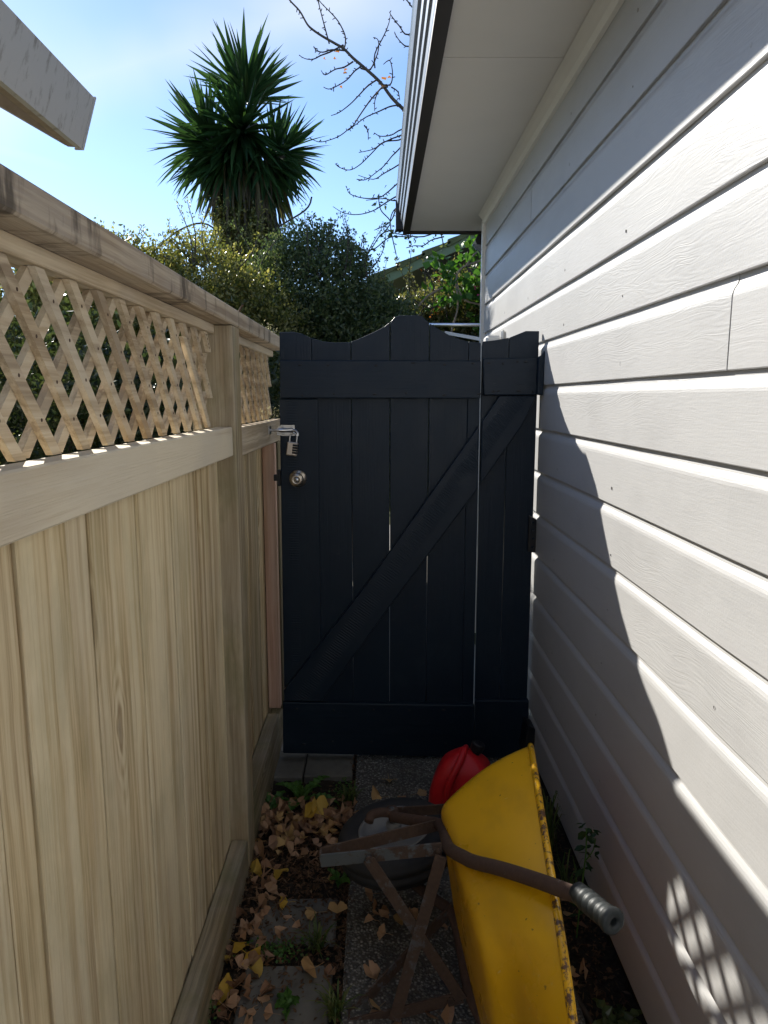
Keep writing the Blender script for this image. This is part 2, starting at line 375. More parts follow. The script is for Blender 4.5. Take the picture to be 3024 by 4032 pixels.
def fr(d):
    d = Vector(d).normalized(); u = Vector((0, 0, 1)) if abs(d.z) < .95 else Vector((1, 0, 0))
    a = d.cross(u).normalized(); return a, a.cross(d).normalized()
def tube(pts, rad, n=8, cap=True):
    pts = [Vector(p) for p in pts]; v = []; f = []; m = len(pts)
    rad = rad if isinstance(rad, (list, tuple)) else [rad] * m
    a = None
    for i, p in enumerate(pts):
        d = (pts[min(i + 1, m - 1)] - pts[max(i - 1, 0)])
        if d.length < 1e-9: d = Vector((0, 0, 1))
        d.normalize()
        if a is None: a, b = fr(d)
        else:
            a = (a - d * a.dot(d)); a = a.normalized() if a.length > 1e-6 else fr(d)[0]; b = d.cross(a)
        b = d.cross(a)
        for k in range(n):
            t = 2 * math.pi * k / n; v.append(p + rad[i] * (math.cos(t) * a + math.sin(t) * b))
    for i in range(m - 1):
        for k in range(n):
            f.append((i * n + k, i * n + (k + 1) % n, (i + 1) * n + (k + 1) % n, (i + 1) * n + k))
    if cap: f.append(tuple(range(n))[::-1]); f.append(tuple((m - 1) * n + k for k in range(n)))
    return v, f
def smooth_path(pts, sub=5):
    P = [Vector(p) for p in pts]; out = []
    for i in range(len(P) - 1):
        p0, p1, p2, p3 = P[max(i - 1, 0)], P[i], P[i + 1], P[min(i + 2, len(P) - 1)]
        for k in range(sub):
            t = k / sub
            out.append(.5 * ((2 * p1) + (p2 - p0) * t + (2 * p0 - 5 * p1 + 4 * p2 - p3) * t * t + (3 * p1 - p0 - 3 * p2 + p3) * t ** 3))
    out.append(P[-1]); return out
def lathe(prof, o, ax, n=32):
    "prof: list of (radius, height) about axis ax through o"
    o = Vector(o); ax = Vector(ax).normalized(); a, b = fr(ax); v = []; f = []; m = len(prof)
    for r, h in prof:
        for k in range(n):
            t = 2 * math.pi * k / n; v.append(o + ax * h + r * (math.cos(t) * a + math.sin(t) * b))
    for i in range(m - 1):
        for k in range(n): f.append((i * n + k, i * n + (k + 1) % n, (i + 1) * n + (k + 1) % n, (i + 1) * n + k))
    return v, f
def prism(poly, lo, hi, ax):
    "extrude a 2D polygon along axis ax ('X','Y','Z') from lo to hi; poly in the other two axes"
    n = len(poly); v = []
    for h in (lo, hi):
        for (a, b) in poly: v.append({'X': (h, a, b), 'Y': (a, h, b), 'Z': (a, b, h)}[ax])
    f = [tuple(range(n))[::-1], tuple(range(n, 2 * n))] + [(i, (i + 1) % n, n + (i + 1) % n, n + i) for i in range(n)]
    return v, f
def strap(p, q, width, thick, wdir):
    "flat bar from p to q, its broad side along wdir"
    p, q = Vector(p), Vector(q); d = (q - p).normalized(); wd = Vector(wdir); wd = (wd - d * wd.dot(d)).normalized(); t = d.cross(wd)
    v = []
    for e in (p, q):
        for s1 in (-1, 1):
            for s2 in (-1, 1): v.append(e + wd * s1 * width / 2 + t * s2 * thick / 2)
    return v, [(0, 1, 3, 2), (4, 6, 7, 5), (0, 4, 5, 1), (2, 3, 7, 6), (0, 2, 6, 4), (1, 5, 7, 3)]
def leafcloud(name, P, D, N, L, W, mat, parent, fold=.25):
    "many small pointed leaves: base P, direction D, side normal N, length L, width W (numpy arrays)"
    n = len(P); D = D / np.linalg.norm(D, axis=1)[:, None]; S = np.cross(D, N); S /= np.maximum(np.linalg.norm(S, axis=1), 1e-6)[:, None]
    U = np.cross(S, D)
    L = L[:, None]; W = W[:, None]
    a = P; b = P + D * L * .45 + S * W * .5 + U * W * fold; c = P + D * L; d = P + D * L * .45 - S * W * .5 + U * W * fold
    V = np.stack([a, b, c, d], 1).reshape(-1, 3)
    me = bpy.data.meshes.new(name)
    me.vertices.add(4 * n); me.vertices.foreach_set('co', V.astype(np.float32).ravel())
    tri = np.array([[0, 1, 2], [0, 2, 3]]); idx = (np.arange(n)[:, None, None] * 4 + tri[None]).reshape(-1)
    me.loops.add(6 * n); me.loops.foreach_set('vertex_index', idx.astype(np.int32))
    me.polygons.add(2 * n); me.polygons.foreach_set('loop_start', np.arange(0, 6 * n, 3, dtype=np.int32)); me.polygons.foreach_set('loop_total', np.full(2 * n, 3, np.int32))
    me.update(calc_edges=True); me.materials.append(MAT[mat])
    return obj(name, me, parent)
rng = np.random.default_rng(7); random.seed(11)
def dirs(n):
    d = rng.normal(size=(n, 3)); return d / np.linalg.norm(d, axis=1)[:, None]
def blob_leaves(ells, nclus, per, spread, shell=.22, up=.35):
    "clustered points on shells of ellipsoids [(cx,cy,cz,rx,ry,rz)]"
    E_ = np.array(ells); wgt = (E_[:, 3] * E_[:, 5]); wgt /= wgt.sum()
    pick = rng.choice(len(E_), nclus, p=wgt); d = dirs(nclus)
    r = 1 - np.abs(rng.normal(size=nclus)) * shell
    c = E_[pick, :3] + d * E_[pick, 3:] * r[:, None]
    tw = d * .7 + dirs(nclus) * .5 + np.array([0, 0, up]); tw /= np.linalg.norm(tw, axis=1)[:, None]
    t = rng.random((nclus, per)); P = c[:, None, :] + tw[:, None, :] * (t * spread * 1.6)[..., None] + rng.normal(size=(nclus, per, 3)) * spread * .33
    P = P.reshape(-1, 3); D = np.repeat(tw, per, 0) * .6 + dirs(nclus * per) * .9
    return P, D, dirs(nclus * per)

# ================================================================== THE SETTING
def sheet(name, x0, x1, y0, y1, z, mat):
    return struct(name, [(x0, y0, z), (x1, y0, z), (x1, y1, z), (x0, y1, z)], [(0, 1, 2, 3)], mat)
sheet('ground', -900, 900, -900, 900, -.045, 'ground')
def soil_patch():
    nx, ny = 46, 150; x0, x1, y0, y1 = -.56, .66, -1.2, 3.4; v = []; f = []
    for j in range(ny + 1):
        for i in range(nx + 1):
            x = x0 + (x1 - x0) * i / nx; y = y0 + (y1 - y0) * j / ny
            z = -.012 + .008 * math.sin(x * 31 + y * 17) * math.sin(y * 23 - x * 9) + rng.normal() * .004
            v.append((x, y, z))
    for j in range(ny):
        for i in range(nx):
            a = j * (nx + 1) + i; f.append((a, a + 1, a + nx + 2, a + nx + 1))
    o = struct('soil', v, f, 'soil')
    for p in o.data.polygons: p.use_smooth = True
soil_patch()
path = bpy.data.objects.new('footpath', None); C.objects.link(path); path['kind'] = 'structure'
def slab(name, x0, x1, y0, y1, top, mat, tilt=0.0):
    v, f = cbox(x0, x1, y0, y1, top - .05, top, .005)
    v = [(a, b, c + (tilt * (a - x0) if c > top - .02 else 0)) for a, b, c in v]
    return fixn(part(name, v, f, mat, path))
ys = [-1.0, .16, 1.32, 2.48, 2.78]
slab('concrete_slab', -.095, .505, 1.385, 2.90, .016, 'aggregate')
slab('concrete_slab', -.10, .50, .15, 1.378, .012, 'aggregate')
slab('concrete_slab', -.10, .50, -1.1, .143, .014, 'aggregate')
slab('paver', -.305, -.108, 2.68, 2.90, .012, 'paver'); slab('paver', -.47, -.312, 2.68, 2.90, .009, 'paver')
slab('paver', -.36, -.125, 1.30, 1.715, .004, 'paver', .01); slab('paver', -.37, -.125, 1.80, 1.98, .001, 'paver', .012)
slab('paver', -.36, -.13, .85, 1.29, .003, 'paver')
slab('concrete_slab', -.45, .60, 2.91, 5.4, .006, 'path')
sheet('added_bounce_patio', -.46, 7, 5.41, 8.6, -.01, 'path'); sheet('added_bounce_driveway', -9, 5, -12, -1.25, -.02, 'path')  # unseen pale paving, both sheets added to bounce sun into the shade

# ------------------------------------------------------------------ house on the right
WX = .632
house = thing('weatherboard_house', 'white painted weatherboard house wall with overhanging eave and grey gutter', 'house', (1.2, 1.6, 0))
wall = part('wall', *box(.656, 5.0, -1.6, 4.392, .02, 2.60), 'white trim', house)
part('foundation', *box(.675, 4.95, -1.55, 4.36, -.05, .02), 'foundation', house)
PROF = [(.0095, 0), (.0012, 0), (0, .002), (0, .130), (.0008, .136), (.0030, .1425), (.0062, .148), (.0092, .1525), (.0105, .158), (.0105, .178), (.022, .178), (.022, .012), (.0095, .012)]
def wb_mesh(y0, y1):
    n = len(PROF); ny = max(2, int((y1 - y0) / .25)); v = []; f = []
    for j in range(ny + 1):
        y = y0 + (y1 - y0) * j / ny; wob = rng.normal() * .0006
        for (d, z) in PROF: v.append((WX + d + (wob if 0 < j < ny else 0), y, z))
    for j in range(ny):
        for i in range(n): f.append((j * n + i, (j + 1) * n + i, (j + 1) * n + (i + 1) % n, j * n + (i + 1) % n))
    f.append(tuple(range(n))); f.append(tuple(ny * n + i for i in range(n))[::-1])
    return mesh('weatherboard', v, f, 'weatherboard')
dimple = mesh('nail_head', *lathe([(.0001, -.0012), (.0022, -.0010), (.0030, .0002), (.0034, .0008)], (0, 0, 0), (-1, 0, 0), 8), flat('filled nail hole', (.33, .32, .31), .7), True)
full = wb_mesh(-1.6, 4.395)
for k in range(15):
    zb = .062 + .1675 * k
    cuts = {9: 1.312, 8: .2, 5: 2.9, 12: .3, 13: 3.1}.get(k)
    spans = [(-1.6, cuts - .0012), (cuts + .0012, 4.395)] if cuts else [None]
    for s_ in spans:
        o = obj('weatherboard', full if s_ is None else wb_mesh(*s_), wall); o.location = (0, 0, zb)
        if cuts and s_ and s_[0] > 0: o.location.x -= .0012
    for y in (.68, 1.28, 1.92, 2.5, 3.08, 3.7):
        if cuts and abs(cuts - y) < .3: y = cuts + .03
        d = obj('nail_head', dimple, wall); d.location = (WX - .0002, y + random.uniform(-.035, .035), zb + random.uniform(.030, .048)); s = random.uniform(.7, 1.15); d.scale = (s, s, s * random.uniform(1, 1.7))
part('corner_board', *cbox(.612, .668, 4.396, 4.436, .03, 2.555, .002), 'white trim', house)
part('corner_board', *cbox(.669, .735, 4.396, 4.418, .03, 2.555, .002), 'white trim', house)
for k in range(15):
    v, f = box(.736, 5.0, 4.394, 4.412 - .004 * (k % 2), .064 + .1675 * k, .225 + .1675 * k); part('end_weatherboard', v, f, 'weatherboard', wall)
part('scotia', *prism([(.6315, 2.525), (.6315, 2.579), (.585, 2.579), (.598, 2.566), (.612, 2.548), (.620, 2.53)], -1.6, 4.395, 'Y'), 'white trim', house)
SOF = 2.582
for (a, b) in ((-1.6, .02), (.024, 2.444), (2.448, 4.806)):
    part('soffit_panel', *box(.203, .70, a, b, SOF, SOF + .008), 'soffit', house)
part('soffit_panel', *box(.7035, 5.0, 4.40, 4.806, SOF, SOF + .008), 'soffit', house)
# gutter: ribbed front, dark underside
ribs = [(.157, 2.602), (.154, 2.634), (.1455, 2.637), (.143, 2.662), (.149, 2.665), (.146, 2.692), (.1365, 2.695), (.134, 2.722), (.140, 2.725), (.137, 2.752), (.125, 2.756), (.117, 2.782)]
gprof = [(.160, 2.586)] + ribs + [(.112, 2.79), (.118, 2.797), (.126, 2.79), (.150, 2.70), (.168, 2.61), (.200, 2.606), (.200, 2.586)]
gut = None
for (a, b) in ((-1.6, 2.9), (2.902, 4.32), (4.322, 4.842)):
    o = part('gutter', *prism(gprof, a, b, 'Y'), 'gutter', house); gut = gut or o
part('gutter_end', *prism([(4.846, 2.584), (4.893, 2.785), (4.90, 2.797), (4.82, 2.70), (4.80, 2.59)], .112, 5.0, 'X'), 'gutter dark', house)
part('fascia', *box(.158, .2025, -1.6, 4.842, 2.570, 2.5855), 'gutter dark', house)
part('fascia', *box(.158, 5.0, 4.808, 4.845, 2.568, 2.5838), 'gutter dark', house)
part('roof', [(.16, -1.6, 2.80), (.16, 4.86, 2.80), (3.2, 1.9, 3.95), (3.2, -1.6, 3.95), (6.0, 4.86, 2.80), (6.0, -1.6, 2.80)], [(0, 1, 2, 3), (1, 4, 2), (4, 5, 3, 2)], 'roof grey', house)
part('roof_underside', *box(.205, 5.9, -1.6, 4.80, 2.66, 2.78), 'roof grey', house)

# folding clothesline: wall bracket and bars behind the gate
cl = thing('clothesline', 'folding clothesline with steel bars on the far corner of the white house', 'clothesline', (.62, 4.6, 0))
fixn(part('frame_bar', *tube([(.30, 5.02, 2.017), (1.7, 5.02, 2.008)], .012, 10), 'steel', cl, True))
fixn(part('frame_bar', *strap((.455, 5.0, 1.962), (.66, 4.44, 1.868), .020, .012, (0, 0, 1)), 'white trim', cl))
fixn(part('support_post', *tube([(1.1, 5.02, -.04), (1.1, 5.02, 2.0)], .02, 10), 'steel', cl, True))
br = thing('wall_bracket', 'small white wall bracket showing above the right end of the dark gate', 'bracket', (.57, 3.65, 1.8))
fixn(part('arm', *cbox(.530, .606, 3.60, 3.70, 1.70, 1.826, .012), 'white trim', br)); fixn(part('backplate', *cbox(.606, .631, 3.58, 3.72, 1.68, 1.80, .003), 'white trim', br))
fixn(part('hook', *cbox(.609, .630, 3.63, 3.65, 1.80, 1.856, .008), 'white trim', br))
# flood light on the far corner
fl = thing('floodlight', 'black floodlight with grey ribbed shade at the far corner under the eave', 'light', (.63, 4.62, 2.42))
hd = fixn(part('housing', *prism([(.590, 2.475), (.612, 2.512), (.665, 2.508), (.672, 2.45), (.612, 2.436)], 4.56, 4.68, 'Y'), 'black metal', fl))
fixn(part('mount', *box(.64, .66, 4.437, 4.60, 2.47, 2.50), 'black metal', fl))
for k in range(7):
    t = k / 7; fixn(part('shade_rib', *strap((.575 + .012 * k, 4.55 + .006 * k, 2.444 - .008 * k), (.668, 4.55 + .006 * k, 2.37 - .004 * k + .06 * (1 - t)), .05, .006, (0, 1, 0)), 'gutter', fl))

# ------------------------------------------------------------------ fence on the left
fence = thing('paling_fence', 'weathered timber paling fence with lattice top along the left side', 'fence', (-.47, 1.5, 0))
def fpart(name, b, mat, c=.003, parent=fence, lab=None): return fixn(part(name, *cbox(*b, c), mat, parent, label=lab))
fpart('post', (-.545, -.42, 2.105, 2.207, -.04, 1.728), 'post'); fpart('post', (-.545, -.42, -.35, -.25, -.04, 1.728), 'post')
fpart('post', (-.545, -.42, 4.35, 4.45, -.04, 1.728), 'post')
fpart('top_rail', (-.545, -.418, -1.2, 2.60, 1.7295, 1.779), 'cap', .004); fpart('top_rail', (-.547, -.419, 2.602, 3.27, 1.7300, 1.780), 'cap', .004)
fpart('lattice_frame', (-.520, -.471, -.24, 2.104, 1.703, 1.729), 'rail', .002); fpart('lattice_frame', (-.520, -.471, 2.208, 3.26, 1.703, 1.729), 'rail', .002)
fpart('middle_rail', (-.4745, -.428, -.248, 2.103, 1.352, 1.437), 'rail'); fpart('middle_rail', (-.4745, -.427, 2.209, 3.20, 1.340, 1.430), 'rail')
fpart('bottom_rail', (-.4745, -.423, -.248, 2.103, -.02, .118), 'bottom', .005); fpart('bottom_rail', (-.4745, -.425, 2.209, 2.86, -.03, .198), 'bottom', .004); fpart('bottom_rail', (-.4745, -.428, 2.862, 3.26, -.03, .16), 'bottom', .004)
fpart('stud', (-.4745, -.424, 2.905, 2.952, .20, 1.339), 'redwood', .002, lab='reddish newer timber stud beside the gate')
fpart('stud', (-.4745, -.422, 2.99, 3.09, .16, 1.339), 'post', .002)
yj = [-.49]
while yj[-1] < 3.3: yj += [yj[-1] + .1535, yj[-1] + .2345]
for i, (y0, y1) in enumerate(zip(yj, yj[1:])):
    zt = 1.405 if y0 < 2.1 else 1.395; dx = random.uniform(-.0015, .0006) - (.0025 if i % 2 else 0)
    fpart('paling', (-.4955 + dx, -.4757 + dx, y0 + random.uniform(.0016, .0036), y1 - random.choice((.002, .003, .0055)), .0 + random.uniform(0, .02), zt), 'paling', .0015)
for y in yj[1:-1]: fpart('cover_strip', (-.514, -.4995, y - .022, y + .022, .01, 1.39), 'paling', .001)  # backing added behind the joints to stop sun leaking through the gaps
fpart('backing_rail', (-.560, -.516, -.24, 2.104, .55, .64), 'rail')
# lattice slats: two crossed layers, each slat a sheared prism between the middle rail and the frame
def slat(y0, z0, y1, z1, x0, x1, mat, h=.0148):
    return fixn(part('lattice_slat', *prism([(y0 - h, z0), (y0 + h, z0), (y1 + h, z1), (y1 - h, z1)], x0, x1, 'X'), mat, fence))
ZB, ZT = 1.4375, 1.702
stapm = mesh('staple_mark', *lathe([(.0030, 0), (.0020, .0005), (.0001, .0006)], (0, 0, 0), (1, 0, 0), 7), flat('dark rusty staple', (.09, .055, .04), .8))
for (lo, hi) in ((-.24, 2.10), (2.212, 3.25)):
    zb = ZB if lo < 0 else 1.4305
    for lay in (0, 1):
        s = -1 if lay == 0 else 1                       # front layer falls away from the camera
        k = -6
        while True:
            yb = .956 + .1085 * k + (0 if lay == 0 else .03) + random.uniform(-.004, .004); k += 1
            if yb > hi + .4: break
            z0, z1 = zb, ZT
            k_ = .875 if s < 0 else 1.07; yy = lambda z: yb + s * k_ * (z - zb)
            a, b = sorted((lo + .026, hi - .026))
            # clip to the bay
            if s < 0:
                if yy(z0) > b: z0 = zb + (yb - b) / k_
                if yy(z1) < a: z1 = zb + (yb - a) / k_
            else:
                if yy(z0) < a: z0 = zb + (a - yb) / k_
                if yy(z1) > b: z1 = zb + (b - yb) / k_
            if z1 - z0 < .04: continue
            xo = (-.4885, -.478) if lay == 0 else (-.4995, -.489)
            if lay == 0 and lo < 0 and 1.86 < yb < 2.0:
                slat(yb + .06, z0 + .004, yb - .16, z1 - .035, xo[0] + .009, xo[1] + .009, 'slatF')
            slat(yy(z0), z0, yy(z1), z1, *xo, 'slatF' if lay == 0 else 'slatB')
            if lay == 0 and .8 < yb:
                for t in (.2, .42, .64, .86):
                    zz = z0 + (z1 - z0) * (t + random.uniform(-.02, .02)); d = obj('staple_mark', stapm, fence); d.location = Vector((xo[1] + .0004, yy(zz) + random.uniform(-.003, .003), zz)) - fence.location
fixn(part('nail', *tube([(-.435, 2.262, 1.772), (-.405, 2.20, 1.795)], .0032, 8), 'rust strap', fence, True))
# cobweb tufts and dried flowers at the rail end are fine stuff: small pale seed heads
P = np.array([-.45, 3.0, 1.455]) + rng.normal(size=(160, 3)) * np.array([.02, .16, .022]); P = np.vstack([P, np.array([-.44, 2.98, 1.795]) + rng.normal(size=(60, 3)) * np.array([.015, .025, .014])])
MAT['fluff'] = leafmat('pale seed fluff', ((.5, .47, .42), (.62, .6, .55)), .5)
tag(leafcloud('seed_fluff', P, dirs(len(P)), dirs(len(P)), rng.uniform(.004, .014, len(P)), rng.uniform(.001, .003, len(P)), 'fluff', None), 'pale dry seed fluff caught on the fence end beside the gate', 'plant debris', kind='stuff')

# pale garage added behind the viewpoint to reflect sun into the shaded passage
gr_ = thing('added_bounce_garage', 'pale rendered garage added behind the viewpoint to reflect sunlight into the passage', 'garage', (-2.5, -6, 0))
part('wall', *box(-7.5, 3.5, -9, -4.6, -.04, 2.9), 'white trim', gr_); part('roof', *box(-7.7, 3.7, -9.2, -4.4, 2.903, 3.05), 'roof grey', gr_)
dr = part('door', *box(-5.2, -2.6, -4.597, -4.56, -.02, 2.15), 'soffit', gr_)
for k in range(1, 5): part('door_panel', *box(-5.15, -2.65, -4.558, -4.548, .43 * k - .40, .43 * k - .02), 'soffit', dr)

# ------------------------------------------------------------------ neighbour's eave, upper left
nb = thing('neighbour_roof_eave', 'weathered pale fascia and eave corner of the neighbouring roof, upper left', 'roof', (-1.5, 1.5, 0))
sl = .50
fixn(part('fascia', *prism([(-.995, 2.56), (-1.018, 2.562), (-1.073, 2.396), (-1.050, 2.393)], -1.5, 2.70, 'Y'), 'fascia weathered', nb))
fixn(part('fascia_trim', *prism([(-.990, 2.562), (-1.02, 2.563), (-1.075, 2.390), (-1.045, 2.389)], 2.70, 2.710, 'Y'), 'fascia weathered', nb))
fixn(part('fascia_batten', *prism([(-1.052, 2.3945), (-1.074, 2.397), (-1.103, 2.408), (-1.098, 2.398)], -1.5, 2.70, 'Y'), 'fascia wood', nb))
fixn(part('barge_board', *prism([(-1.10, 2.398), (-1.60, 2.680), (-1.60, 2.86), (-1.07, 2.545)], 2.64, 2.69, 'Y'), 'fascia wood', nb))
fixn(part('soffit', *prism([(-1.075, 2.430), (-2.3, 3.10), (-2.3, 3.125), (-1.075, 2.455)], -1.5, 2.64, 'Y'), 'fascia wood', nb))
for y in (2.05, 1.4, .7):
    fixn(part('rafter', *prism([(-1.076, 2.40), (-2.3, 3.06), (-2.3, 3.10), (-1.076, 2.43)], y, y + .05, 'Y'), 'brown wall', nb))
fixn(part('roof', *prism([(-1.03, 2.548), (-2.6, 3.36), (-2.6, 3.39), (-1.02, 2.562)], -1.6, 2.69, 'Y'), 'roof grey', nb))
part('wall', *box(-4.5, -2.25, -1.6, 2.2, 0, 3.05), 'white trim', nb)

# ------------------------------------------------------------------ gate
GB0, GB1 = 2.818, 2.838      # boards
GR0, GR1 = 2.790, 2.8175     # rails, brace, stile in front of them
top = [(-.40, 1.770), (-.38, 1.771), (-.324, 1.772), (-.295, 1.765), (-.259, 1.749), (-.215, 1.736), (-.17, 1.732), (-.111, 1.733), (-.067, 1.749), (-.023, 1.769), (.022, 1.791), (.051, 1.814), (.062, 1.828), (.084, 1.834), (.146, 1.835), (.168, 1.832), (.183, 1.817), (.198, 1.803), (.228, 1.785), (.272, 1.760), (.317, 1.744), (.347, 1.736), (.40, 1.731)]
top2 = [(.40, 1.736), (.45, 1.741), (.50, 1.750), (.508, 1.752), (.568, 1.776), (.63, 1.776)]
def tz(x, T):
    for (a, za), (b, zb_) in zip(T, T[1:]):
        if a <= x <= b: return za + (zb_ - za) * (x - a) / (b - a)
    return T[-1][1]
def gboard(x0, x1, T, parent, zbot, lean=0.0, g0=0.0, g1=0.0):
    xs = [x0] + [x for x, _ in T if x0 + .002 < x < x1 - .002] + [x1]
    poly = [(x0 + lean - g0, zbot)] + [(x, tz(x, T)) for x in xs] + [(x1 + g1, zbot)]
    y = random.uniform(-.0012, .0012)
    o = fixn(part('board', *prism(poly, GB0 + y, GB1 + y, 'Y'), 'gateV', parent)); b = o.modifiers.new('edge', 'BEVEL'); b.width = .0022; b.segments = 2; b.limit_method = 'ANGLE'; b.angle_limit = R(50); return o
gate = thing('garden_gate', 'dark navy ledged timber gate with wavy top, knob and diagonal brace', 'gate', (0, 2.81, 0))
edges = [-.381, -.2585, -.1065, .0445, .1965, .3485, .3955]
gaps = [0, .0004, .0011, .0016, .0014, .0006]
for i in range(6):
    g0 = gaps[i] if i else 0; g1 = gaps[i + 1] if i < 5 else 0
    gboard(edges[i] + g0, edges[i + 1] - g1, top, gate, .035 + random.uniform(-.006, .008), -.016 if i == 0 else 0, max(0, g0 - .0002), max(0, g1 - .0002))
def bev(o, wd=.003):
    b = o.modifiers.new('edge', 'BEVEL'); b.width = wd; b.segments = 2; b.limit_method = 'ANGLE'; b.angle_limit = R(40); return o
def gprism(name, poly, mat, parent, y0=GR0, y1=GR1): return bev(fixn(part(name, *prism(poly, y0, y1, 'Y'), mat, parent)), .004)
def rough(poly, amt=.0):
    return poly
gprism('top_rail', [(-.380, 1.520), (.3945, 1.5185), (.3935, 1.663), (-.379, 1.664)], 'gateH', gate)
gprism('bottom_rail', [(-.402, .052), (.3985, .03), (.3955, .263), (-.398, .278)], 'gateH', gate)
gprism('kickboard', [(-.401, .036), (-.3, .030), (-.12, .036), (.05, .026), (.2, .031), (.398, .022), (.398, .075), (-.401, .085)], 'gateH', gate, 2.8185 + .021, 2.856)
gprism('brace', [(-.393, .283), (-.240, .2785), (.037, .675), (.194, .895), (.3905, 1.166), (.3905, 1.413), (-.048, .781), (-.393, .329)], 'gateD', gate, 2.7905, 2.8172)
gprism('stile', [(-.394, .335), (-.385, 1.5185), (-.236, 1.5178), (-.2365, .500), (-.30, .420)], 'gateS', gate, 2.8065, 2.8174)
# knob
kn = part('knob', *lathe([(.0335, 0), (.0345, -.003), (.0325, -.008), (.022, -.012), (.0135, -.016), (.0125, -.024), (.017, -.030), (.0255, -.037), (.0275, -.046), (.0255, -.053), (.019, -.0575), (.0125, -.0590), (.0105, -.057), (.0001, -.057)], (-.319, 2.8064, 1.207), (0, 1, 0), 36), 'brushed', gate, True)
part('keyhole', *lathe([(.0095, -.0595), (.0085, -.0615), (.0001, -.0615)], (-.319, 2.8064, 1.207), (0, 1, 0), 20), 'steel', kn, True)
part('keyhole_slot', *box(-.3202, -.3178, 2.7444, 2.7449, 1.201, 1.213), 'dark plastic', kn)
part('latch_tongue', *cbox(-.416, -.392, 2.812, 2.83, 1.196, 1.221, .002), 'black metal', gate)
part('latch_plate', *box(-.4005, -.3885, 2.8095, 2.836, 1.176, 1.24), 'black metal', gate)
# slide bolt
sb = thing('slide_bolt', 'zinc slide bolt screwed to the gate above the knob', 'bolt', (-.36, 2.79, 1.396))
YB = 2.8058
fixn(part('backplate', *prism([(-.398, 1.377), (-.398, 1.402), (-.382, 1.4165), (-.328, 1.4165), (-.328, 1.3745), (-.37, 1.3745)], YB - .0025, YB, 'Y'), 'steel', sb))
fixn(part('barrel', *lathe([(.0088, -.06), (.0088, -.004), (.0065, -.004), (.0065, -.06), (.0088, -.06)], (-.330, YB - .008, 1.3965), (1, 0, 0), 20), 'steel', sb, True))
fixn(part('rod', *tube(smooth_path([(-.4265, YB - .009, 1.3965), (-.335, YB - .009, 1.3965), (-.323, YB - .012, 1.394), (-.316, YB - .016, 1.386), (-.315, YB - .017, 1.374)]), .0052, 12), 'steel', sb, True))
for (x, z) in ((-.374, 1.409), (-.340, 1.409), (-.374, 1.384), (-.340, 1.384)):
    sw = fixn(part('screw', *lathe([(.0048, -.0028), (.0042, -.0048), (.0015, -.0052), (.0001, -.004)], (x, YB, z), (0, 1, 0), 14), 'steel', sb, True))
fixn(part('staple_plate', *box(-.4262, -.4225, 2.775, 2.825, 1.381, 1.412), 'steel', sb))
# padlock
pl = thing('padlock', 'silver four dial combination padlock hanging from the slide bolt', 'padlock', (-.333, 2.775, 1.33))
def rot2(x, z, a=R(-7), cx=-.330, cz=1.37): return (cx + (x - cx) * math.cos(a) - (z - cz) * math.sin(a), cz + (x - cx) * math.sin(a) + (z - cz) * math.cos(a))
YL = 2.776
v, f = cbox(-.351, -.309, YL - .009, YL + .009, 1.299, 1.352, .0035); v = [(lambda q: (q[0], b, q[1]))(rot2(a, c)) for a, b, c in v]
bd = fixn(part('body', v, f, 'lock', pl))
sh = [(-.3435, YL, 1.350), (-.3435, YL, 1.372), (-.341, YL, 1.380), (-.330, YL, 1.3875), (-.319, YL, 1.380), (-.3165, YL, 1.372), (-.3165, YL, 1.350)]
sh = [(lambda q: (q[0], p[1], q[1]))(rot2(p[0], p[2])) for p in sh]
fixn(part('shackle', *tube(smooth_path(sh), .0033, 12), 'steel', pl, True))
for k in range(4):
    v, f = lathe([(.0001, -.0105), (.0036, -.0105), (.0045, -.0095), (.0045, .0095), (.0036, .0105), (.0001, .0105)], (-.3185, YL - .0075, 1.341 - k * .0098), (1, 0, 0), 12)
    v = [(lambda q: (q[0], p[1], q[1]))(rot2(p[0], p[2])) for p in v]; fixn(part('dial', v, f, 'dark plastic', pl, True))

side = thing('gate_side_panel', 'narrow dark navy panel between the gate and the house wall', 'gate', (.51, 2.81, 0))
gboard(.4010, .5030, top2, side, .03); gboard(.5055, .6200, top2, side, .028)
gprism('top_rail', [(.4065, 1.531), (.6185, 1.532), (.6185, 1.673), (.3995, 1.671)], 'gateH', side, 2.783, GR1)
gprism('bottom_rail', [(.4005, .030), (.626, .026), (.6225, .283), (.3998, .284)], 'gateH', side)
gprism('brace', [(.4015, 1.184), (.558, 1.413), (.6135, 1.5295), (.468, 1.5295), (.4015, 1.428)], 'gateD', side)
gprism('hinge_block', [(.607, 1.533), (.6295, 1.530), (.6315, 1.700), (.6195, 1.682), (.607, 1.674)], 'gateH', side, 2.755, 2.7825)
gprism('hinge_plate', [(.600, .91), (.631, .905), (.631, 1.042), (.600, 1.058)], 'black metal', side, 2.800, 2.8172)
for z in (.93, .965, 1.0, 1.03): fixn(part('hinge_screw', *lathe([(.005, 0), (.004, -.003), (.0001, -.0035)], (.618, 2.7998, z), (0, 1, 0), 10), 'gateH', side, True))
gprism('lower_hinge', [(.585, .10), (.6315, .05), (.6315, .20), (.60, .215)], 'black metal', side, 2.700, 2.7895)
fixn(part('hinge_ring', *tube(smooth_path([(.622, 2.695, .105), (.612, 2.69, .09), (.612, 2.69, .065), (.624, 2.692, .06), (.63, 2.695, .085)]), .0025, 8), 'steel', side, True))
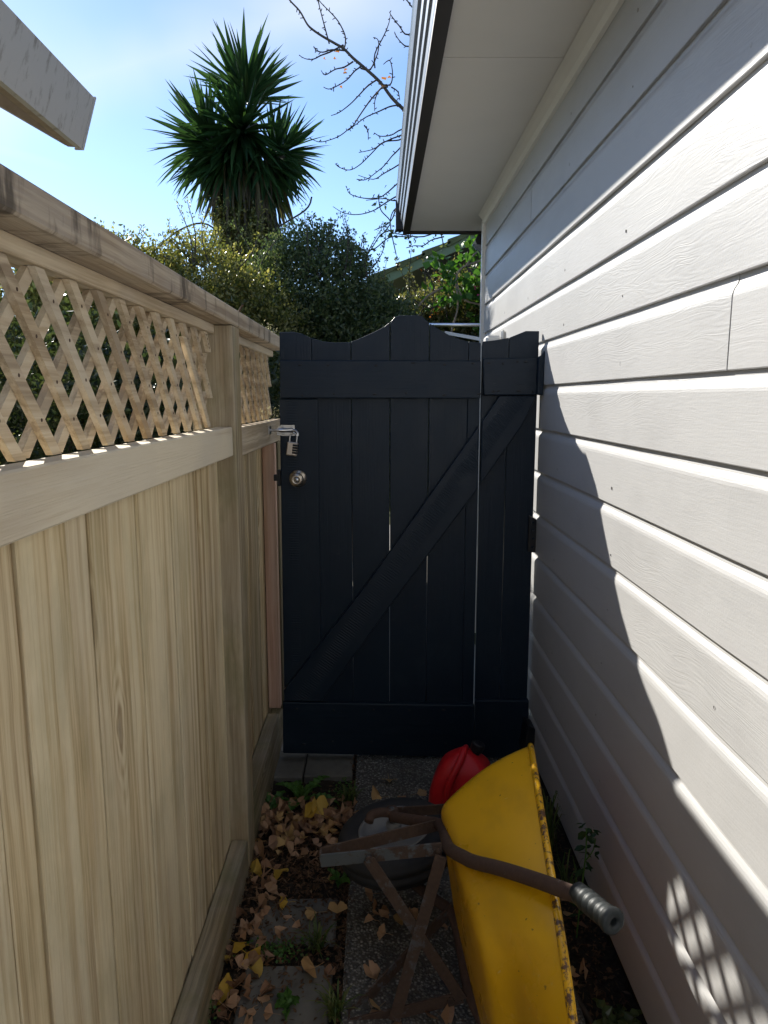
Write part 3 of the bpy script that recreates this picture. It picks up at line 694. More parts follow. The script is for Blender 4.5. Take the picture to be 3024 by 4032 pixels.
# nails: rusty dimples in the rails
nailm = mesh('nail_head', *lathe([(.0045, -.0006), (.0040, -.0014), (.0001, -.0016)], (0, 0, 0), (0, 1, 0), 8), 'black metal', True)
for (p, xs, zs, yy) in ((gate, (-.30, -.18, -.03, .12, .27, .37), (1.535, 1.648), GR0), (gate, (-.33, -.18, -.03, .12, .27), (.10, .25), GR0), (side, (.43, .47, .53, .58), (1.55, 1.655), 2.783)):
    for x in xs:
        for z in zs:
            o = obj('nail_head', nailm, p); o.location = Vector((x + random.uniform(-.02, .02), yy, z + random.uniform(-.008, .008))) - p.location; o.scale = (random.uniform(.8, 2.2), 1, .9)

# ------------------------------------------------------------------ wheelbarrow lying on its side
RM = Matrix(((.073, -.1412, .9873), (.9969, -.0172, -.0762), (.0277, .9898, .1395))); T0 = Vector((.194, 1.505, .268))
def W3(u, v, w_): return T0 + RM @ Vector((u, v, w_))
bar = thing('wheelbarrow', 'yellow steel wheelbarrow tipped on its side against the white wall', 'wheelbarrow', (.25, 1.5, 0))
D_, VR, VB, UB0, UB1, UR0, UR1 = .205, .28, .215, -.305, .285, -.48, .435
def rrect(u0, u1, hv, r, n=7):
    pts = []
    for (cu, cv, a0) in ((u1 - r, hv - r, 0), (u0 + r, hv - r, 90), (u0 + r, -hv + r, 180), (u1 - r, -hv + r, 270)):
        for k in range(n):
            t = R(a0 + 90 * k / (n - 1)); pts.append((cu + r * math.cos(t), cv + r * math.sin(t)))
    return pts
def wb_(u): return float(np.interp(u, (-.31, -.27, -.16, .04, .20, .28), (.068, .054, .034, .013, -.020, -.030)))
rings = []
prof = [(0, -.16, 0), (0, -.045, 0), (0, -.022, .004), (0, -.008, .016), (.04, 0, .036)] + [(t, 0, None) for t in (.2, .4, .6, .8, 1.0)]
for (t, inset, dw) in prof:
    u0 = UB0 + (UR0 - UB0) * t; u1 = UB1 + (UR1 - UB1) * t; hv = VB + (VR - VB) * t; r = .10 + .045 * t
    q = rrect(u0 - inset, u1 + inset, hv + inset, max(r + inset, .03))
    ring = []
    for (u, v_) in q:
        b = wb_(u); w_ = b + dw if dw is not None else (b + .036) + (D_ + .012 + .055 * u - b - .036) * ((t - .04) / .96)
        bow = .012 * math.sin(math.pi * max(0, t)) 
        ring.append(W3(u + (bow if u > 0 else -bow) * (abs(u) > .2), v_ + (bow if v_ > 0 else -bow) * .8, w_))
    rings.append(ring)
n = len(rings[0]); v = [p for r_ in rings for p in r_]; f = [tuple(range(n))[::-1]]
for i in range(len(rings) - 1):
    for k in range(n): f.append((i * n + k, i * n + (k + 1) % n, (i + 1) * n + (k + 1) % n, (i + 1) * n + k))
tray = part('tray', v, f, 'yellow', bar, True); fixn(tray)
md = tray.modifiers.new('thickness', 'SOLIDIFY'); md.thickness = .003; md.offset = 1
sb2 = tray.modifiers.new('smooth', 'SUBSURF'); sb2.levels = 1; sb2.render_levels = 2
rim = rings[-1] + [rings[-1][0], rings[-1][1]]
fixn(part('rim', *tube([p + RM @ Vector((0, 0, .002)) for p in rim], .0085, 10, False), 'yellow rim', tray, True))
# handles and frame
def handle(s):
    pts = [(.353, .09, -.171), (.286, .115, -.097), (.232, .135, -.034), (.14, .168, -.014), (.06, .190, -.006), (.018, .207, .006), (-.03, .226, .030), (-.074, .243, .056), (-.13, .266, .106), (-.194, .290, .159), (-.255, .312, .206), (-.306, .326, .249)]
    P = smooth_path([W3(u, v_ * s, w_) for u, v_, w_ in pts], 6)
    fixn(part('handle', *tube(P, .0150, 14), 'rust tube', bar, True))
    a, b = W3(-.300, .326 * s, .248), W3(-.385, .337 * s, .289); d = (b - a).normalized(); L = (b - a).length
    pr = [(.0160, -.012), (.0195, -.010), (.0195, .004)]
    h = .010
    while h < L - .020:
        pr += [(.0180, h), (.0210, h + .004), (.0210, h + .011), (.0180, h + .015)]; h += .0165
    pr += [(.0215, L - .016), (.0235, L - .010), (.0230, L - .003), (.0185, L), (.0085, L), (.0075, L - .006), (.0075, L - .03), (.0001, L - .03)]
    g = fixn(part('grip', *lathe(pr, a, d, 24), 'grip', bar, True))
    return g
handle(1); handle(-1)
vd = RM @ Vector((0, 1, 0)); ud = RM @ Vector((1, 0, 0)); wd = RM @ Vector((0, 0, 1))
def bolt(p, d, r=.008):
    d = Vector(d).normalized(); fixn(part('bolt', *lathe([(r, 0), (r, .006), (r * .8, .008), (.0001, .008)], p, d, 6), 'silver strap', bar))
for s in (1, -1):
    A = W3(.034, .205 * s, -.02); B = W3(.247, .125 * s, -.025); F_ = W3(-.002, .226 * s, -.302); F2 = W3(.024, .226 * s, -.304); Cc = W3(.008, .216 * s, -.19)
    lg = fixn(part('leg', *strap(F_, A, .031, .005, vd), 'silver strap' if s > 0 else 'rust strap', bar))
    fixn(part('leg_stay', *strap(F2, B, .031, .005, vd), 'rust strap', bar)); fixn(part('foot', *strap(F_ - ud * .001, F2 + ud * .001, .031, .005, vd), 'rust strap', bar))
    bolt(Cc - ud * .003, -ud, .009); bolt(A - wd * .03 - ud * .003, -ud, .010); bolt(A - wd * .008 - ud * .003, -ud, .006)
    o2 = W3(.012, -.205 * s, -.02)
    fixn(part('cross_brace', *strap(Cc - ud * (.007 if s > 0 else .016), W3(.030, -.200 * s, -.022) - ud * (.007 if s > 0 else .016), .028, .004, wd), 'rust strap', bar))
# wheel
WC = W3(.37, 0, -.174); RW = .168
wh = fixn(part('wheel', *lathe([(.098, -.040), (.112, -.044), (.135, -.046), (.153, -.042), (.163, -.033), (.167, -.022), (.1685, -.0215), (.1685, -.006), (.165, -.005), (.165, .005), (.1685, .006), (.1685, .0215), (.167, .022), (.163, .033), (.153, .042), (.135, .046), (.112, .044), (.098, .040)], WC, vd, 56), 'rubber', bar, True, label='black tyre and pale grey wheel rim'))
fixn(part('wheel_rim', *lathe([(.022, .030), (.03, .018), (.055, .012), (.078, .016), (.090, .030), (.098, .038), (.104, .040), (.1045, .044), (.096, .046), (.092, .040)], WC, vd, 48), 'wheelrim', wh, True))
fixn(part('wheel_rim', *lathe([(.022, -.030), (.055, -.012), (.090, -.030), (.104, -.040)], WC, vd, 40), 'wheelrim', wh, True))
fixn(part('hub', *lathe([(.0001, .062), (.020, .062), (.022, .055), (.022, -.055), (.0001, -.062)], WC, vd, 20), 'wheelrim', wh, True))
fixn(part('axle', *tube([WC - vd * .105, WC + vd * .105], .010, 12), 'silver strap', bar, True))
for s in (1, -1):
    q = smooth_path([W3(.366, .092 * s, -.172), W3(.372, .094 * s, -.205), W3(.362, .094 * s, -.232), W3(.345, .085 * s, -.240)], 4)
    fixn(part('axle_bracket', *tube(q, .0135, 10), 'rust tube', bar, True))
    fixn(part('front_strut', *strap(W3(.380, .085 * s, -.165), W3(.372, .085 * s, .06), .030, .005, vd), 'rust strap', bar))
    fixn(part('hub_collar', *lathe([(.018, -.006), (.021, 0), (.018, .008), (.0001, .008)], WC + vd * .096 * s, vd, 12), 'rust tube', bar, True))

# ------------------------------------------------------------------ red fuel can
can = thing('fuel_can', 'red plastic fuel can with black cap standing by the gate', 'fuel can', (.31, 2.44, .016))
def fuel_can():
    # rounded body, flat shoulders falling away from a pointed handle ridge; local x to the right, y away, z up
    secs = []   # (z, x0, x1, y0, y1, r)
    prof = [(.0, -.098, .105, -.078, .078, .035), (.006, -.108, .113, -.084, .084, .04), (.03, -.112, .116, -.088, .088, .04), (.085, -.110, .116, -.088, .088, .04),
            (.12, -.100, .114, -.086, .086, .04), (.155, -.086, .110, -.080, .080, .038), (.185, -.070, .101, -.068, .068, .033), (.208, -.048, .080, -.05, .05, .028),
            (.226, -.022, .052, -.034, .034, .02), (.238, -.002, .026, -.022, .022, .010), (.241, .006, .016, -.012, .012, .004)]
    v = []; n = 0; f = []
    for (z, x0, x1, y0, y1, r) in prof:
        q = rrect(x0, x1, y1, min(r, (x1 - x0) / 2.2, y1 * .95), 5); n = len(q)
        for (x, y) in q:
            # recessed front panel to the right of the ridge
            rec = 0
            if y < -.03 and x > -.02 and .03 < z < .2: rec = .004
            v.append((x, y + rec, z))
    for i in range(len(prof) - 1):
        for k in range(n): f.append((i * n + k, i * n + (k + 1) % n, (i + 1) * n + (k + 1) % n, (i + 1) * n + k))
    f.append(tuple(range(n))[::-1]); f.append(tuple((len(prof) - 1) * n + k for k in range(n)))
    return v, f
mcan = Matrix.Translation(Vector((.300, 2.435, .016))) @ Matrix.Rotation(R(-14), 4, 'Z')
v, f = fuel_can(); v = [mcan @ Vector(p) for p in v]
bdy = fixn(part('body', v, f, 'red plastic', can, True)); bdy.modifiers.new('smooth', 'SUBSURF').render_levels = 2
rd = smooth_path([(-.040, -.088, .03), (-.038, -.094, .09), (-.030, -.092, .14), (-.012, -.078, .185), (.006, -.048, .222), (.014, -.012, .241), (.016, .02, .236)], 5)
fixn(part('handle_ridge', *tube([mcan @ Vector(p) for p in rd], [.009] * 4 + [.0135] * (len(rd) - 8) + [.011] * 4, 10), 'red plastic', can, True))
cp = mcan @ Vector((.052, .012, .226)); cd = (mcan.to_3x3() @ Vector((.30, .05, .95))).normalized()
fixn(part('spout', *lathe([(.017, -.02), (.017, .012)], cp, cd, 18), 'dark plastic', can, True))
cpv = [(.024, .008), (.025, .010), (.025, .034), (.022, .038), (.0001, .038)]
v, f = lathe(cpv, cp, cd, 24); fixn(part('cap', v, f, 'dark plastic', can, False))

# ------------------------------------------------------------------ house beyond the garden
nh = thing('brown_house', 'dark brown house with mossy tiled roof and pale green barge board beyond the hedge', 'house', (3, 12, 0))
part('wall', *box(.55, 7.0, 10.35, 16, 0, 3.05), 'brown wall', nh)
fixn(part('gable_wall', *prism([(.55, 3.05), (7.0, 3.05), (3.9, 4.45)], 10.35, 10.45, 'Y'), 'brown wall', nh))
wdw = part('window', *box(1.0, 2.3, 10.31, 10.348, 1.3, 2.5), 'glass dark', nh); part('frame', *box(.94, 2.36, 10.30, 10.309, 1.24, 1.30), 'green barge', wdw)
rl = lambda x: 3.02 + (x + .014) * .444
fixn(part('barge_board', *prism([(.10, rl(.10) - .02), (3.9, rl(3.9) - .02), (3.9, rl(3.9) + .10), (.10, rl(.10) + .10)][::1], 9.98, 10.03, 'Y'), 'green barge', nh))
for sgn in (1,):
    rf = fixn(part('roof', *prism([(-.05, rl(-.05) + .105), (3.9, rl(3.9) + .105), (3.9, rl(3.9) + .14), (-.05, rl(-.05) + .14)], 10.04, 16.3, 'Y'), 'tile', nh))
    fixn(part('roof', *prism([(3.901, rl(3.9) + .105), (7.9, rl(3.9) - 1.67), (7.9, rl(3.9) - 1.63), (3.901, rl(3.9) + .14)], 10.04, 16.3, 'Y'), 'tile', nh))
    for k in range(11):
        x0 = -.09 + .34 * k; x1 = x0 + .37
        fixn(part('roof_tile', *prism([(x0, rl(x0) + .075), (x1, rl(x1) + .105), (x1, rl(x1) + .135), (x0 + .01, rl(x0) + .175), (x0 - .01, rl(x0) + .165)], 9.92, 10.30, 'Y'), 'tile', rf))

# ------------------------------------------------------------------ hedges and shrubs
def stems(parent, base, tips, r0, mat='bark', n=7):
    g = G()
    for t in tips:
        b = Vector(base) + Vector((random.uniform(-.15, .15), random.uniform(-.1, .1), 0)); t = Vector(t); mid = (b + t) / 2 + Vector((random.uniform(-.2, .2), random.uniform(-.1, .1), random.uniform(-.1, .1)))
        p = smooth_path([b, mid, t], 4); g.add(*tube(p, [r0 * (1 - .8 * i / (len(p) - 1)) for i in range(len(p))], n))
    return part('trunk', g.v, g.f, mat, parent, True)
def shrub(name, label, ells, ncl, per, spread, L, Wd, mat, base, ntips=10, shell=.22, up=.35, group=None, sprigs=0, sprig_box=None, fold=.25, cat='shrub'):
    t = thing(name, label, cat, base, group)
    P, D, N = blob_leaves(ells, ncl, per, spread, shell, up)
    k = P[:, 2] > .02; P, D, N = P[k], D[k], N[k]
    leafcloud('crown', P, D, N, rng.uniform(.65, 1.25, len(P)) * L, rng.uniform(.7, 1.2, len(P)) * Wd, mat, t, fold)
    tips = [(e[0] + random.uniform(-.5, .5) * e[3], e[1] + random.uniform(-.4, .4) * e[4], e[2] + random.uniform(-.3, .6) * e[5]) for e in ells for _ in range(max(2, ntips // len(ells)))]
    stems(t, base, tips, .03)
    if sprigs:
        g = G(); PP = []; DD = []
        for _ in range(sprigs):
            x0, x1, yy, z0, z1 = sprig_box
            b = Vector((random.uniform(x0, x1), yy + random.uniform(-.2, .2), z0)); h = random.uniform(.25, 1) * (z1 - z0)
            tp = b + Vector((random.uniform(-.25, .25), random.uniform(-.1, .1), h)); md_ = (b + tp) / 2 + Vector((random.uniform(-.06, .06), 0, 0))
            p = smooth_path([b, md_, tp], 5); g.add(*tube(p, [.006 * (1 - .7 * i / (len(p) - 1)) for i in range(len(p))], 5))
            for q in p[2:]:
                for _k in range(5): PP.append(q + Vector([random.uniform(-.02, .02) for _i in range(3)])); DD.append(Vector((random.uniform(-1, 1), random.uniform(-1, 1), random.uniform(0, 1.4))))
        part('sprig', g.v, g.f, 'twig', t, True)
        PP = np.array(PP); leafcloud('sprig_leaves', PP, np.array(DD), dirs(len(PP)), rng.uniform(.45, .8, len(PP)) * L, rng.uniform(.5, .8, len(PP)) * Wd, mat, t, fold)
    return t
shrub('hedge_shrub', 'olive yellow small leaved shrub rising above the fence top on the left', [(-2.9, 5.7, 1.5, 1.0, .6, .95), (-2.0, 5.6, 1.74, .8, .5, .95), (-1.4, 5.6, 1.76, .65, .45, .92), (-1.0, 5.6, 1.55, .5, .4, .85), (-1.9, 5.75, 1.7, 1.0, .35, .75)],
      12500, 15, .075, .036, .020, 'leaf olive', (-1.9, 5.7, -.04), 12, .20, sprigs=20, sprig_box=(-2.2, -.9, 5.5, 2.45, 2.9))
shrub('hedge_shrub', 'dense dark green shrub behind the middle of the gate', [(-.55, 6.15, 1.75, .70, .5, 1.12), (-.12, 6.1, 1.55, .60, .45, .86), (-1.15, 6.2, 1.5, .6, .45, .98), (.25, 6.1, 1.3, .5, .45, .75), (-.4, 6.2, 1.6, .7, .3, .8)],
      11500, 16, .075, .038, .020, 'leaf dark', (-.4, 6.3, -.04), 14, .20, sprigs=30, sprig_box=(-1.05, -.05, 6.0, 2.45, 2.98))
shrub('creeper', 'tangled pale creeper covering the back fence beside the house corner', [(.25, 6.9, 1.55, .55, .3, .85), (.7, 6.9, 1.65, .5, .3, .95), (1.1, 6.9, 1.7, .5, .3, .95), (1.55, 6.9, 1.6, .5, .3, .95)],
      5200, 14, .095, .042, .026, 'leaf creeper', (.8, 7.0, -.04), 9, .25, sprigs=22, sprig_box=(.1, 1.2, 6.7, 2.2, 2.85), cat='creeper')
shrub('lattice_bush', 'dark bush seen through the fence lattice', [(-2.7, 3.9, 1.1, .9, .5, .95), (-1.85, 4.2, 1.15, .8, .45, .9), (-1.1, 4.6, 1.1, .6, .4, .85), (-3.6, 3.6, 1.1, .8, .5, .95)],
      2400, 14, .11, .055, .028, 'leaf lattice', (-2.1, 4.0, -.04), 16, .30)
cb = thing('climber', 'bright green round leaved climber with pink flowers by the house corner', 'climber', (1.1, 6.4, -.04))
P, D, N = blob_leaves([(1.15, 6.4, 2.55, .33, .16, .38), (1.3, 6.4, 2.15, .3, .16, .4), (.80, 6.45, 2.5, .28, .12, .28), (1.05, 6.4, 2.9, .3, .12, .2)], 190, 9, .10, .4)
leafcloud('leaves', P, D, N, rng.uniform(.05, .095, len(P)), rng.uniform(.05, .085, len(P)), 'leaf round', cb, .1)
P = np.array([[.86, 6.2, 2.43]] * 26 + [[1.02, 6.2, 2.47]] * 14 + [[.98, 6.2, 2.41]] * 8) + rng.normal(size=(48, 3)) * .022
leafcloud('flower', P, dirs(48), dirs(48), rng.uniform(.02, .035, 48), rng.uniform(.015, .028, 48), 'pink', cb, .2)['kind'] = 'stuff'
P = np.array([[.50, 6.2, 2.50]] * 10 + [[.47, 6.2, 2.22]] * 8 + [[.33, 6.2, 2.63]] * 4) + rng.normal(size=(22, 3)) * .03
leafcloud('orange_leaf', P, dirs(22), dirs(22), rng.uniform(.02, .04, 22), rng.uniform(.015, .03, 22), 'orange leaf', cb, .2)['kind'] = 'stuff'
vines = [[(1.2, 6.3, 2.85), (.95, 6.3, 2.70), (.72, 6.3, 2.62), (.66, 6.3, 2.50), (.68, 6.3, 2.30), (.60, 6.3, 2.0)], [(.75, 6.3, 2.64), (.85, 6.3, 2.75), (1.05, 6.3, 2.78), (1.3, 6.3, 2.98)], [(.66, 6.3, 2.52), (.70, 6.3, 2.40), (.78, 6.3, 2.33), (1.0, 6.3, 2.3)],
         [(.1, 6.3, 2.02), (.3, 6.3, 2.25), (.42, 6.3, 2.38), (.55, 6.3, 2.45)], [(.02, 6.3, 2.87), (.10, 6.3, 2.98), (.02, 6.3, 3.08), (.0, 6.3, 3.2)], [(.15, 6.3, 2.72), (.10, 6.3, 2.98), (.16, 6.3, 3.10), (.30, 6.3, 3.08), (.42, 6.3, 2.97)],
         [(.25, 6.3, 2.85), (.27, 6.3, 3.03), (.38, 6.3, 3.05), (.50, 6.3, 2.96), (.55, 6.3, 2.8)], [(-.2, 6.3, 2.78), (-.05, 6.3, 2.76), (.10, 6.3, 2.86), (.28, 6.3, 2.86)], [(-.28, 6.3, 2.64), (-.1, 6.3, 2.72), (.02, 6.3, 2.88), (.13, 6.3, 2.92)], [(.45, 6.3, 2.2), (.47, 6.3, 2.45), (.40, 6.3, 2.6)], [(.3, 6.3, 2.35), (.46, 6.3, 2.28), (.60, 6.3, 2.42)]]
for i, p in enumerate(vines):
    q = smooth_path(p, 6); part('vine', *tube(q, .009 if i < 4 else .005, 6), 'bark pale' if i < 4 else 'twig', cb, True)
P = np.array([q + np.array([0, -.01, 0]) for p in vines[4:9] for q in [np.array(x) for x in smooth_path(p, 3)][-3:] + [np.array(p[0])]]); P = np.repeat(P, 4, 0) + rng.normal(size=(len(P) * 4, 3)) * .03
leafcloud('tip_leaf', P, dirs(len(P)), dirs(len(P)), rng.uniform(.03, .05, len(P)), rng.uniform(.02, .035, len(P)), 'leaf dark', cb, .2)

# ------------------------------------------------------------------ yucca
yu = thing('yucca_tree', 'tall spiky yucca with several leaf heads and a shaggy dry skirt', 'yucca', (-1.4, 8.0, -.04))
tr = smooth_path([(-1.38, 8.05, -.04), (-1.42, 8.05, 1.5), (-1.40, 8.02, 2.9), (-1.37, 8.0, 4.35)], 6)
fixn(part('trunk', *tube(tr, [.20 - .08 * i / (len(tr) - 1) for i in range(len(tr))], 12), 'bark', yu, True))
for t in ((-1.74, 7.95, 4.25), (-1.03, 8.0, 4.1), (-1.38, 7.86, 4.3)):
    q = smooth_path([(-1.40, 8.02, 3.1), ((-1.4 + t[0]) / 2, 8.0, 3.55), t], 5); fixn(part('limb', *tube(q, [.10, ] * (len(q) - 1) + [.06], 10), 'bark', yu, True))
def blade(bend):
    "one folded sword leaf along +X, length 1"
    v = []; f = []; N_ = 5
    for i in range(N_ + 1):
        t = i / N_; ww = (.05 + .12 * t) if t < .3 else .108 * (1 - ((t - .3) / .7) ** 1.7)
        ww = min(ww, .108); ww = max(ww, .002); z = -bend * t * t
        v += [(t, ww / 2, z + ww * .28), (t, 0, z), (t, -ww / 2, z + ww * .28)]
    for i in range(N_):
        for k in (0, 1): a = i * 3 + k; f.append((a, a + 1, a + 4, a + 3))
    return v, f
BL = [mesh('leaf', *blade(b), 'yucca') for b in (.02, .08, .18, -.04)]
def head(c, axis, n, pmin, pmax, L0, ratio=lambda ct: 1.0):
    ax = Vector(axis).normalized(); out = []
    for i in range(n):
        ph = i * 2.39996; ct = math.cos(R(pmin)) + (math.cos(R(pmax)) - math.cos(R(pmin))) * ((i + .5) / n)
        st = math.sqrt(max(0, 1 - ct * ct)); a, b = fr(ax)
        d = ax * ct + (a * math.cos(ph) + b * math.sin(ph)) * st; d += Vector([random.gauss(0, .07) for _ in range(3)]); d.normalize()
        out.append((Vector(c) + d * .04 + ax * random.uniform(-.07, .07), d, L0 * ratio(ct) * random.uniform(.82, 1.08)))
    return out
heads = [((-1.37, 8.0, 4.58), (0, -.05, 1), 100, 0, 84, .70, lambda ct: .74 + .26 * max(0, ct)), ((-1.72, 7.97, 4.12), (-.95, -.1, .22), 115, 0, 100, .64), ((-1.06, 8.02, 4.06), (.95, -.05, .15), 100, 0, 102, .52), ((-1.40, 7.86, 4.22), (0, -.80, -.60), 140, 0, 72, .66), ((-1.52, 7.88, 4.02), (-.35, -.4, -.9), 90, 0, 62, .62), ((-1.2, 7.9, 3.95), (.35, -.3, -.9), 80, 0, 60, .55)]
items = []
for h in heads: items += head(*h)
items.sort(key=lambda q: q[0].y + q[1].y * .4)
def orient(d, roll):
    d = Vector(d).normalized(); up = Vector((0, 0, 1)); y = up.cross(d)
    if y.length < .05: y = Vector((0, 1, 0)).cross(d)
    y.normalize(); z = d.cross(y); m_ = Matrix((d, y, z)).transposed(); return m_ @ Matrix.Rotation(roll, 3, 'X')
g = G()
for i, (p, d, L) in enumerate(items):
    roll = random.gauss(0, .5); m3 = orient(d, roll); hang = 0 if d.z > 0 else 1
    me = BL[random.choice((0, 0, 1, 3))] if d.z > .1 else BL[random.choice((0, 1, 2))]
    if i < 300:
        o = obj('leaf', me, yu); o.location = p - yu.location; o.rotation_euler = m3.to_euler(); o.scale = (L, L * .92, L)
    else:
        g.add([p + m3 @ Vector((v.co.x * L, v.co.y * L * .92, v.co.z * L)) for v in me.vertices], [tuple(q.vertices) for q in me.polygons])
o = part('foliage', g.v, g.f, 'yucca mass', yu); o['kind'] = 'stuff'
g = G()
for i in range(420):
    z = random.uniform(3.0, 4.0); a = random.uniform(0, 2 * math.pi); rr = random.uniform(.10, .20) + (z - 3.0) * .16
    p = Vector((-1.38 + rr * math.cos(a), 8.0 + rr * math.sin(a), z)); d = Vector((math.cos(a) * random.uniform(.15, .55), math.sin(a) * .35, -1)); L = random.uniform(.38, .62); m3 = orient(d, random.gauss(0, .8))
    me = BL[random.choice((0, 1, 2))]; g.add([p + m3 @ Vector((v.co.x * L, v.co.y * L * .8, v.co.z * L)) for v in me.vertices], [tuple(q.vertices) for q in me.polygons])
o = part('dry_skirt', g.v, g.f, 'yucca dead', yu, label='hanging dry leaves round the trunk'); o['kind'] = 'stuff'
P, D, N = blob_leaves([(-1.45, 7.7, 3.15, .36, .2, .35)], 200, 10, .08, .4)
vt = thing('climbing_vine', 'leafy vine climbing the shaggy yucca trunk', 'climber', (-1.45, 7.75, -.04))
leafcloud('leaves', P, D, N, rng.uniform(.03, .05, len(P)), rng.uniform(.014, .024, len(P)), 'leaf olive', vt)
for p in ([(-1.5, 7.8, -.04), (-1.6, 7.78, 1.6), (-1.45, 7.75, 3.0)], [(-1.45, 7.75, 3.0), (-1.75, 7.7, 3.28), (-2.05, 7.7, 3.22), (-2.3, 7.7, 3.02)], [(-1.3, 7.7, 2.9), (-1.1, 7.7, 3.2), (-.75, 7.7, 3.42), (-.68, 7.7, 3.55)]):
    part('stem', *tube(smooth_path(p, 5), .009, 6), 'twig', vt, True)

# ------------------------------------------------------------------ bare ginkgo, branches coming in behind the eave
gk = thing('bare_tree', 'bare ginkgo branches with spur shoots and a few orange leaves behind the eave', 'tree', (2.3, 7.3, -.04))
TW = {
'M': [(0.23, 4.123), (0.121, 4.223), (0.021, 4.347), (-0.112, 4.461), (-0.228, 4.552), (-0.31, 4.628), (-0.392, 4.673), (-0.507, 4.734), (-0.589, 4.786), (-0.637, 4.831), (-0.701, 4.936), (-0.789, 5.025), (-0.845, 5.114)],
'T1': [(-0.31, 4.633), (-0.298, 4.696), (-0.304, 4.787), (-0.357, 4.892), (-0.422, 4.959), (-0.511, 5.026), (-0.6, 5.115)],
'T2': [(-0.445, 4.708), (-0.465, 4.771), (-0.497, 4.876), (-0.523, 4.966), (-0.527, 5.026), (-0.518, 5.1)],
'T3': [(-0.31, 4.628), (-0.427, 4.559), (-0.51, 4.529), (-0.576, 4.509), (-0.651, 4.528), (-0.713, 4.578)],
'T4': [(-0.228, 4.548), (-0.311, 4.514), (-0.394, 4.499), (-0.486, 4.445), (-0.519, 4.468)],
'T4b': [(-0.286, 4.575), (-0.41, 4.575), (-0.493, 4.559), (-0.559, 4.589), (-0.546, 4.623)],
'T5': [(-0.145, 4.466), (-0.212, 4.407), (-0.279, 4.33), (-0.38, 4.276), (-0.447, 4.268), (-0.496, 4.303)],
'T6': [(-0.004, 4.354), (-0.096, 4.315), (-0.18, 4.253), (-0.264, 4.191), (-0.365, 4.129), (-0.437, 4.102)],
'T7': [(0.037, 4.339), (-0.013, 4.3), (-0.071, 4.238), (-0.113, 4.176), (-0.181, 4.067), (-0.232, 3.973), (-0.266, 3.934), (-0.351, 3.863), (-0.452, 3.823), (-0.536, 3.815), (-0.612, 3.854)],
'T8': [(0.087, 4.285), (0.012, 4.277), (-0.03, 4.207), (-0.033, 4.13)],
'T9': [(0.205, 4.146), (0.104, 4.115), (0.004, 4.067), (-0.114, 4.02), (-0.198, 3.973), (-0.274, 3.934)],
'T9b': [(-0.131, 4.02), (-0.097, 3.973), (-0.093, 3.887)],
'T10': [(0.004, 4.354), (0.104, 4.324), (0.129, 4.393), (0.104, 4.493), (0.046, 4.457)],
'T10b': [(0.121, 4.339), (0.179, 4.285), (0.196, 4.193)],
'T11': [(-0.162, 4.507), (-0.079, 4.484), (-0.029, 4.546), (0.004, 4.622), (-0.004, 4.675), (-0.045, 4.679)],
'T12': [(-0.029, 4.439), (-0.029, 4.546), (0.054, 4.698), (0.095, 4.803), (0.108, 4.886)],
'T13': [(0.434, 4.02), (0.214, 3.974), (0.121, 3.935), (0.02, 3.927), (-0.039, 3.95)],
'T14': [(0.406, 4.01), (0.206, 3.911), (0.121, 3.864), (0.02, 3.801), (-0.064, 3.713), (-0.166, 3.618), (-0.26, 3.577), (-0.353, 3.609), (-0.398, 3.657)],
'T14b': [(0.239, 3.87), (0.189, 3.848), (0.054, 3.848), (-0.047, 3.8), (-0.182, 3.781)],
'T15': [(0.381, 3.97), (0.181, 3.753), (0.122, 3.69), (0.054, 3.61), (-0.014, 3.562), (-0.116, 3.506), (-0.184, 3.522)],
'T15b': [(0.381, 3.75), (0.181, 3.634), (0.054, 3.578), (-0.048, 3.538), (-0.187, 3.582)],
'T16': [(0.423, 3.7), (0.173, 3.506), (0.088, 3.434), (0.003, 3.377), (-0.134, 3.361), (-0.261, 3.385), (-0.293, 3.44)],
'T17': [(0.456, 3.5), (0.156, 3.353), (0.054, 3.305), (-0.049, 3.256), (-0.186, 3.231), (-0.322, 3.247), (-0.428, 3.304)],
'T17b': [(0.365, 3.39), (0.165, 3.353), (0.054, 3.377), (-0.117, 3.361)],
'T18': [(0.25, 3.40), (0.17, 3.289), (0.123, 3.183), (0.054, 3.126), (-0.04, 3.08)],
'T19': [(0.469, 4.85), (0.269, 4.714), (0.186, 4.774), (0.12, 4.849), (0.1, 4.894)],
'T20': [(0.478, 4.68), (0.278, 4.615), (0.203, 4.638), (0.145, 4.713)],
'T21': [(0.40, 4.85), (0.3, 4.924), (0.259, 4.984), (0.234, 5.029), (0.218, 5.088)],
'T22': [(0.632, 3.12), (0.432, 3.037), (0.226, 3.053), (0.123, 3.069), (0.054, 3.118)],
'T23': [(0.62, 3.03), (0.50, 2.99), (0.42, 2.93), (0.33, 2.92), (0.28, 2.90)]}
for k, pts in TW.items():
    ph = random.uniform(0, 6); dep = 0 if k == 'M' else 1
    p3 = [(x, 7.0 + dep * .10 * math.sin(ph + i * .5), z) for i, (x, z) in enumerate(pts)]
    q = smooth_path(p3, 4); m_ = len(q)
    r0, r1 = (.016, .006) if k == 'M' else (.0075, .0030)
    g = G(); g.add(*tube(q, [r0 + (r1 - r0) * i / (m_ - 1) for i in range(m_)], 6))
    for i in range(2, m_ - 1, 1):
        if random.random() < .62:
            d = Vector((random.uniform(-1, 1), random.uniform(-.4, .4), random.uniform(-.6, 1))).normalized(); L = random.uniform(.014, .032)
            g.add(*tube([q[i], q[i] + d * L], [.0045, .0038], 4))
    part('branch' if k == 'M' else 'twig', g.v, g.f, 'twig' if k != 'M' else 'bark', gk, True)
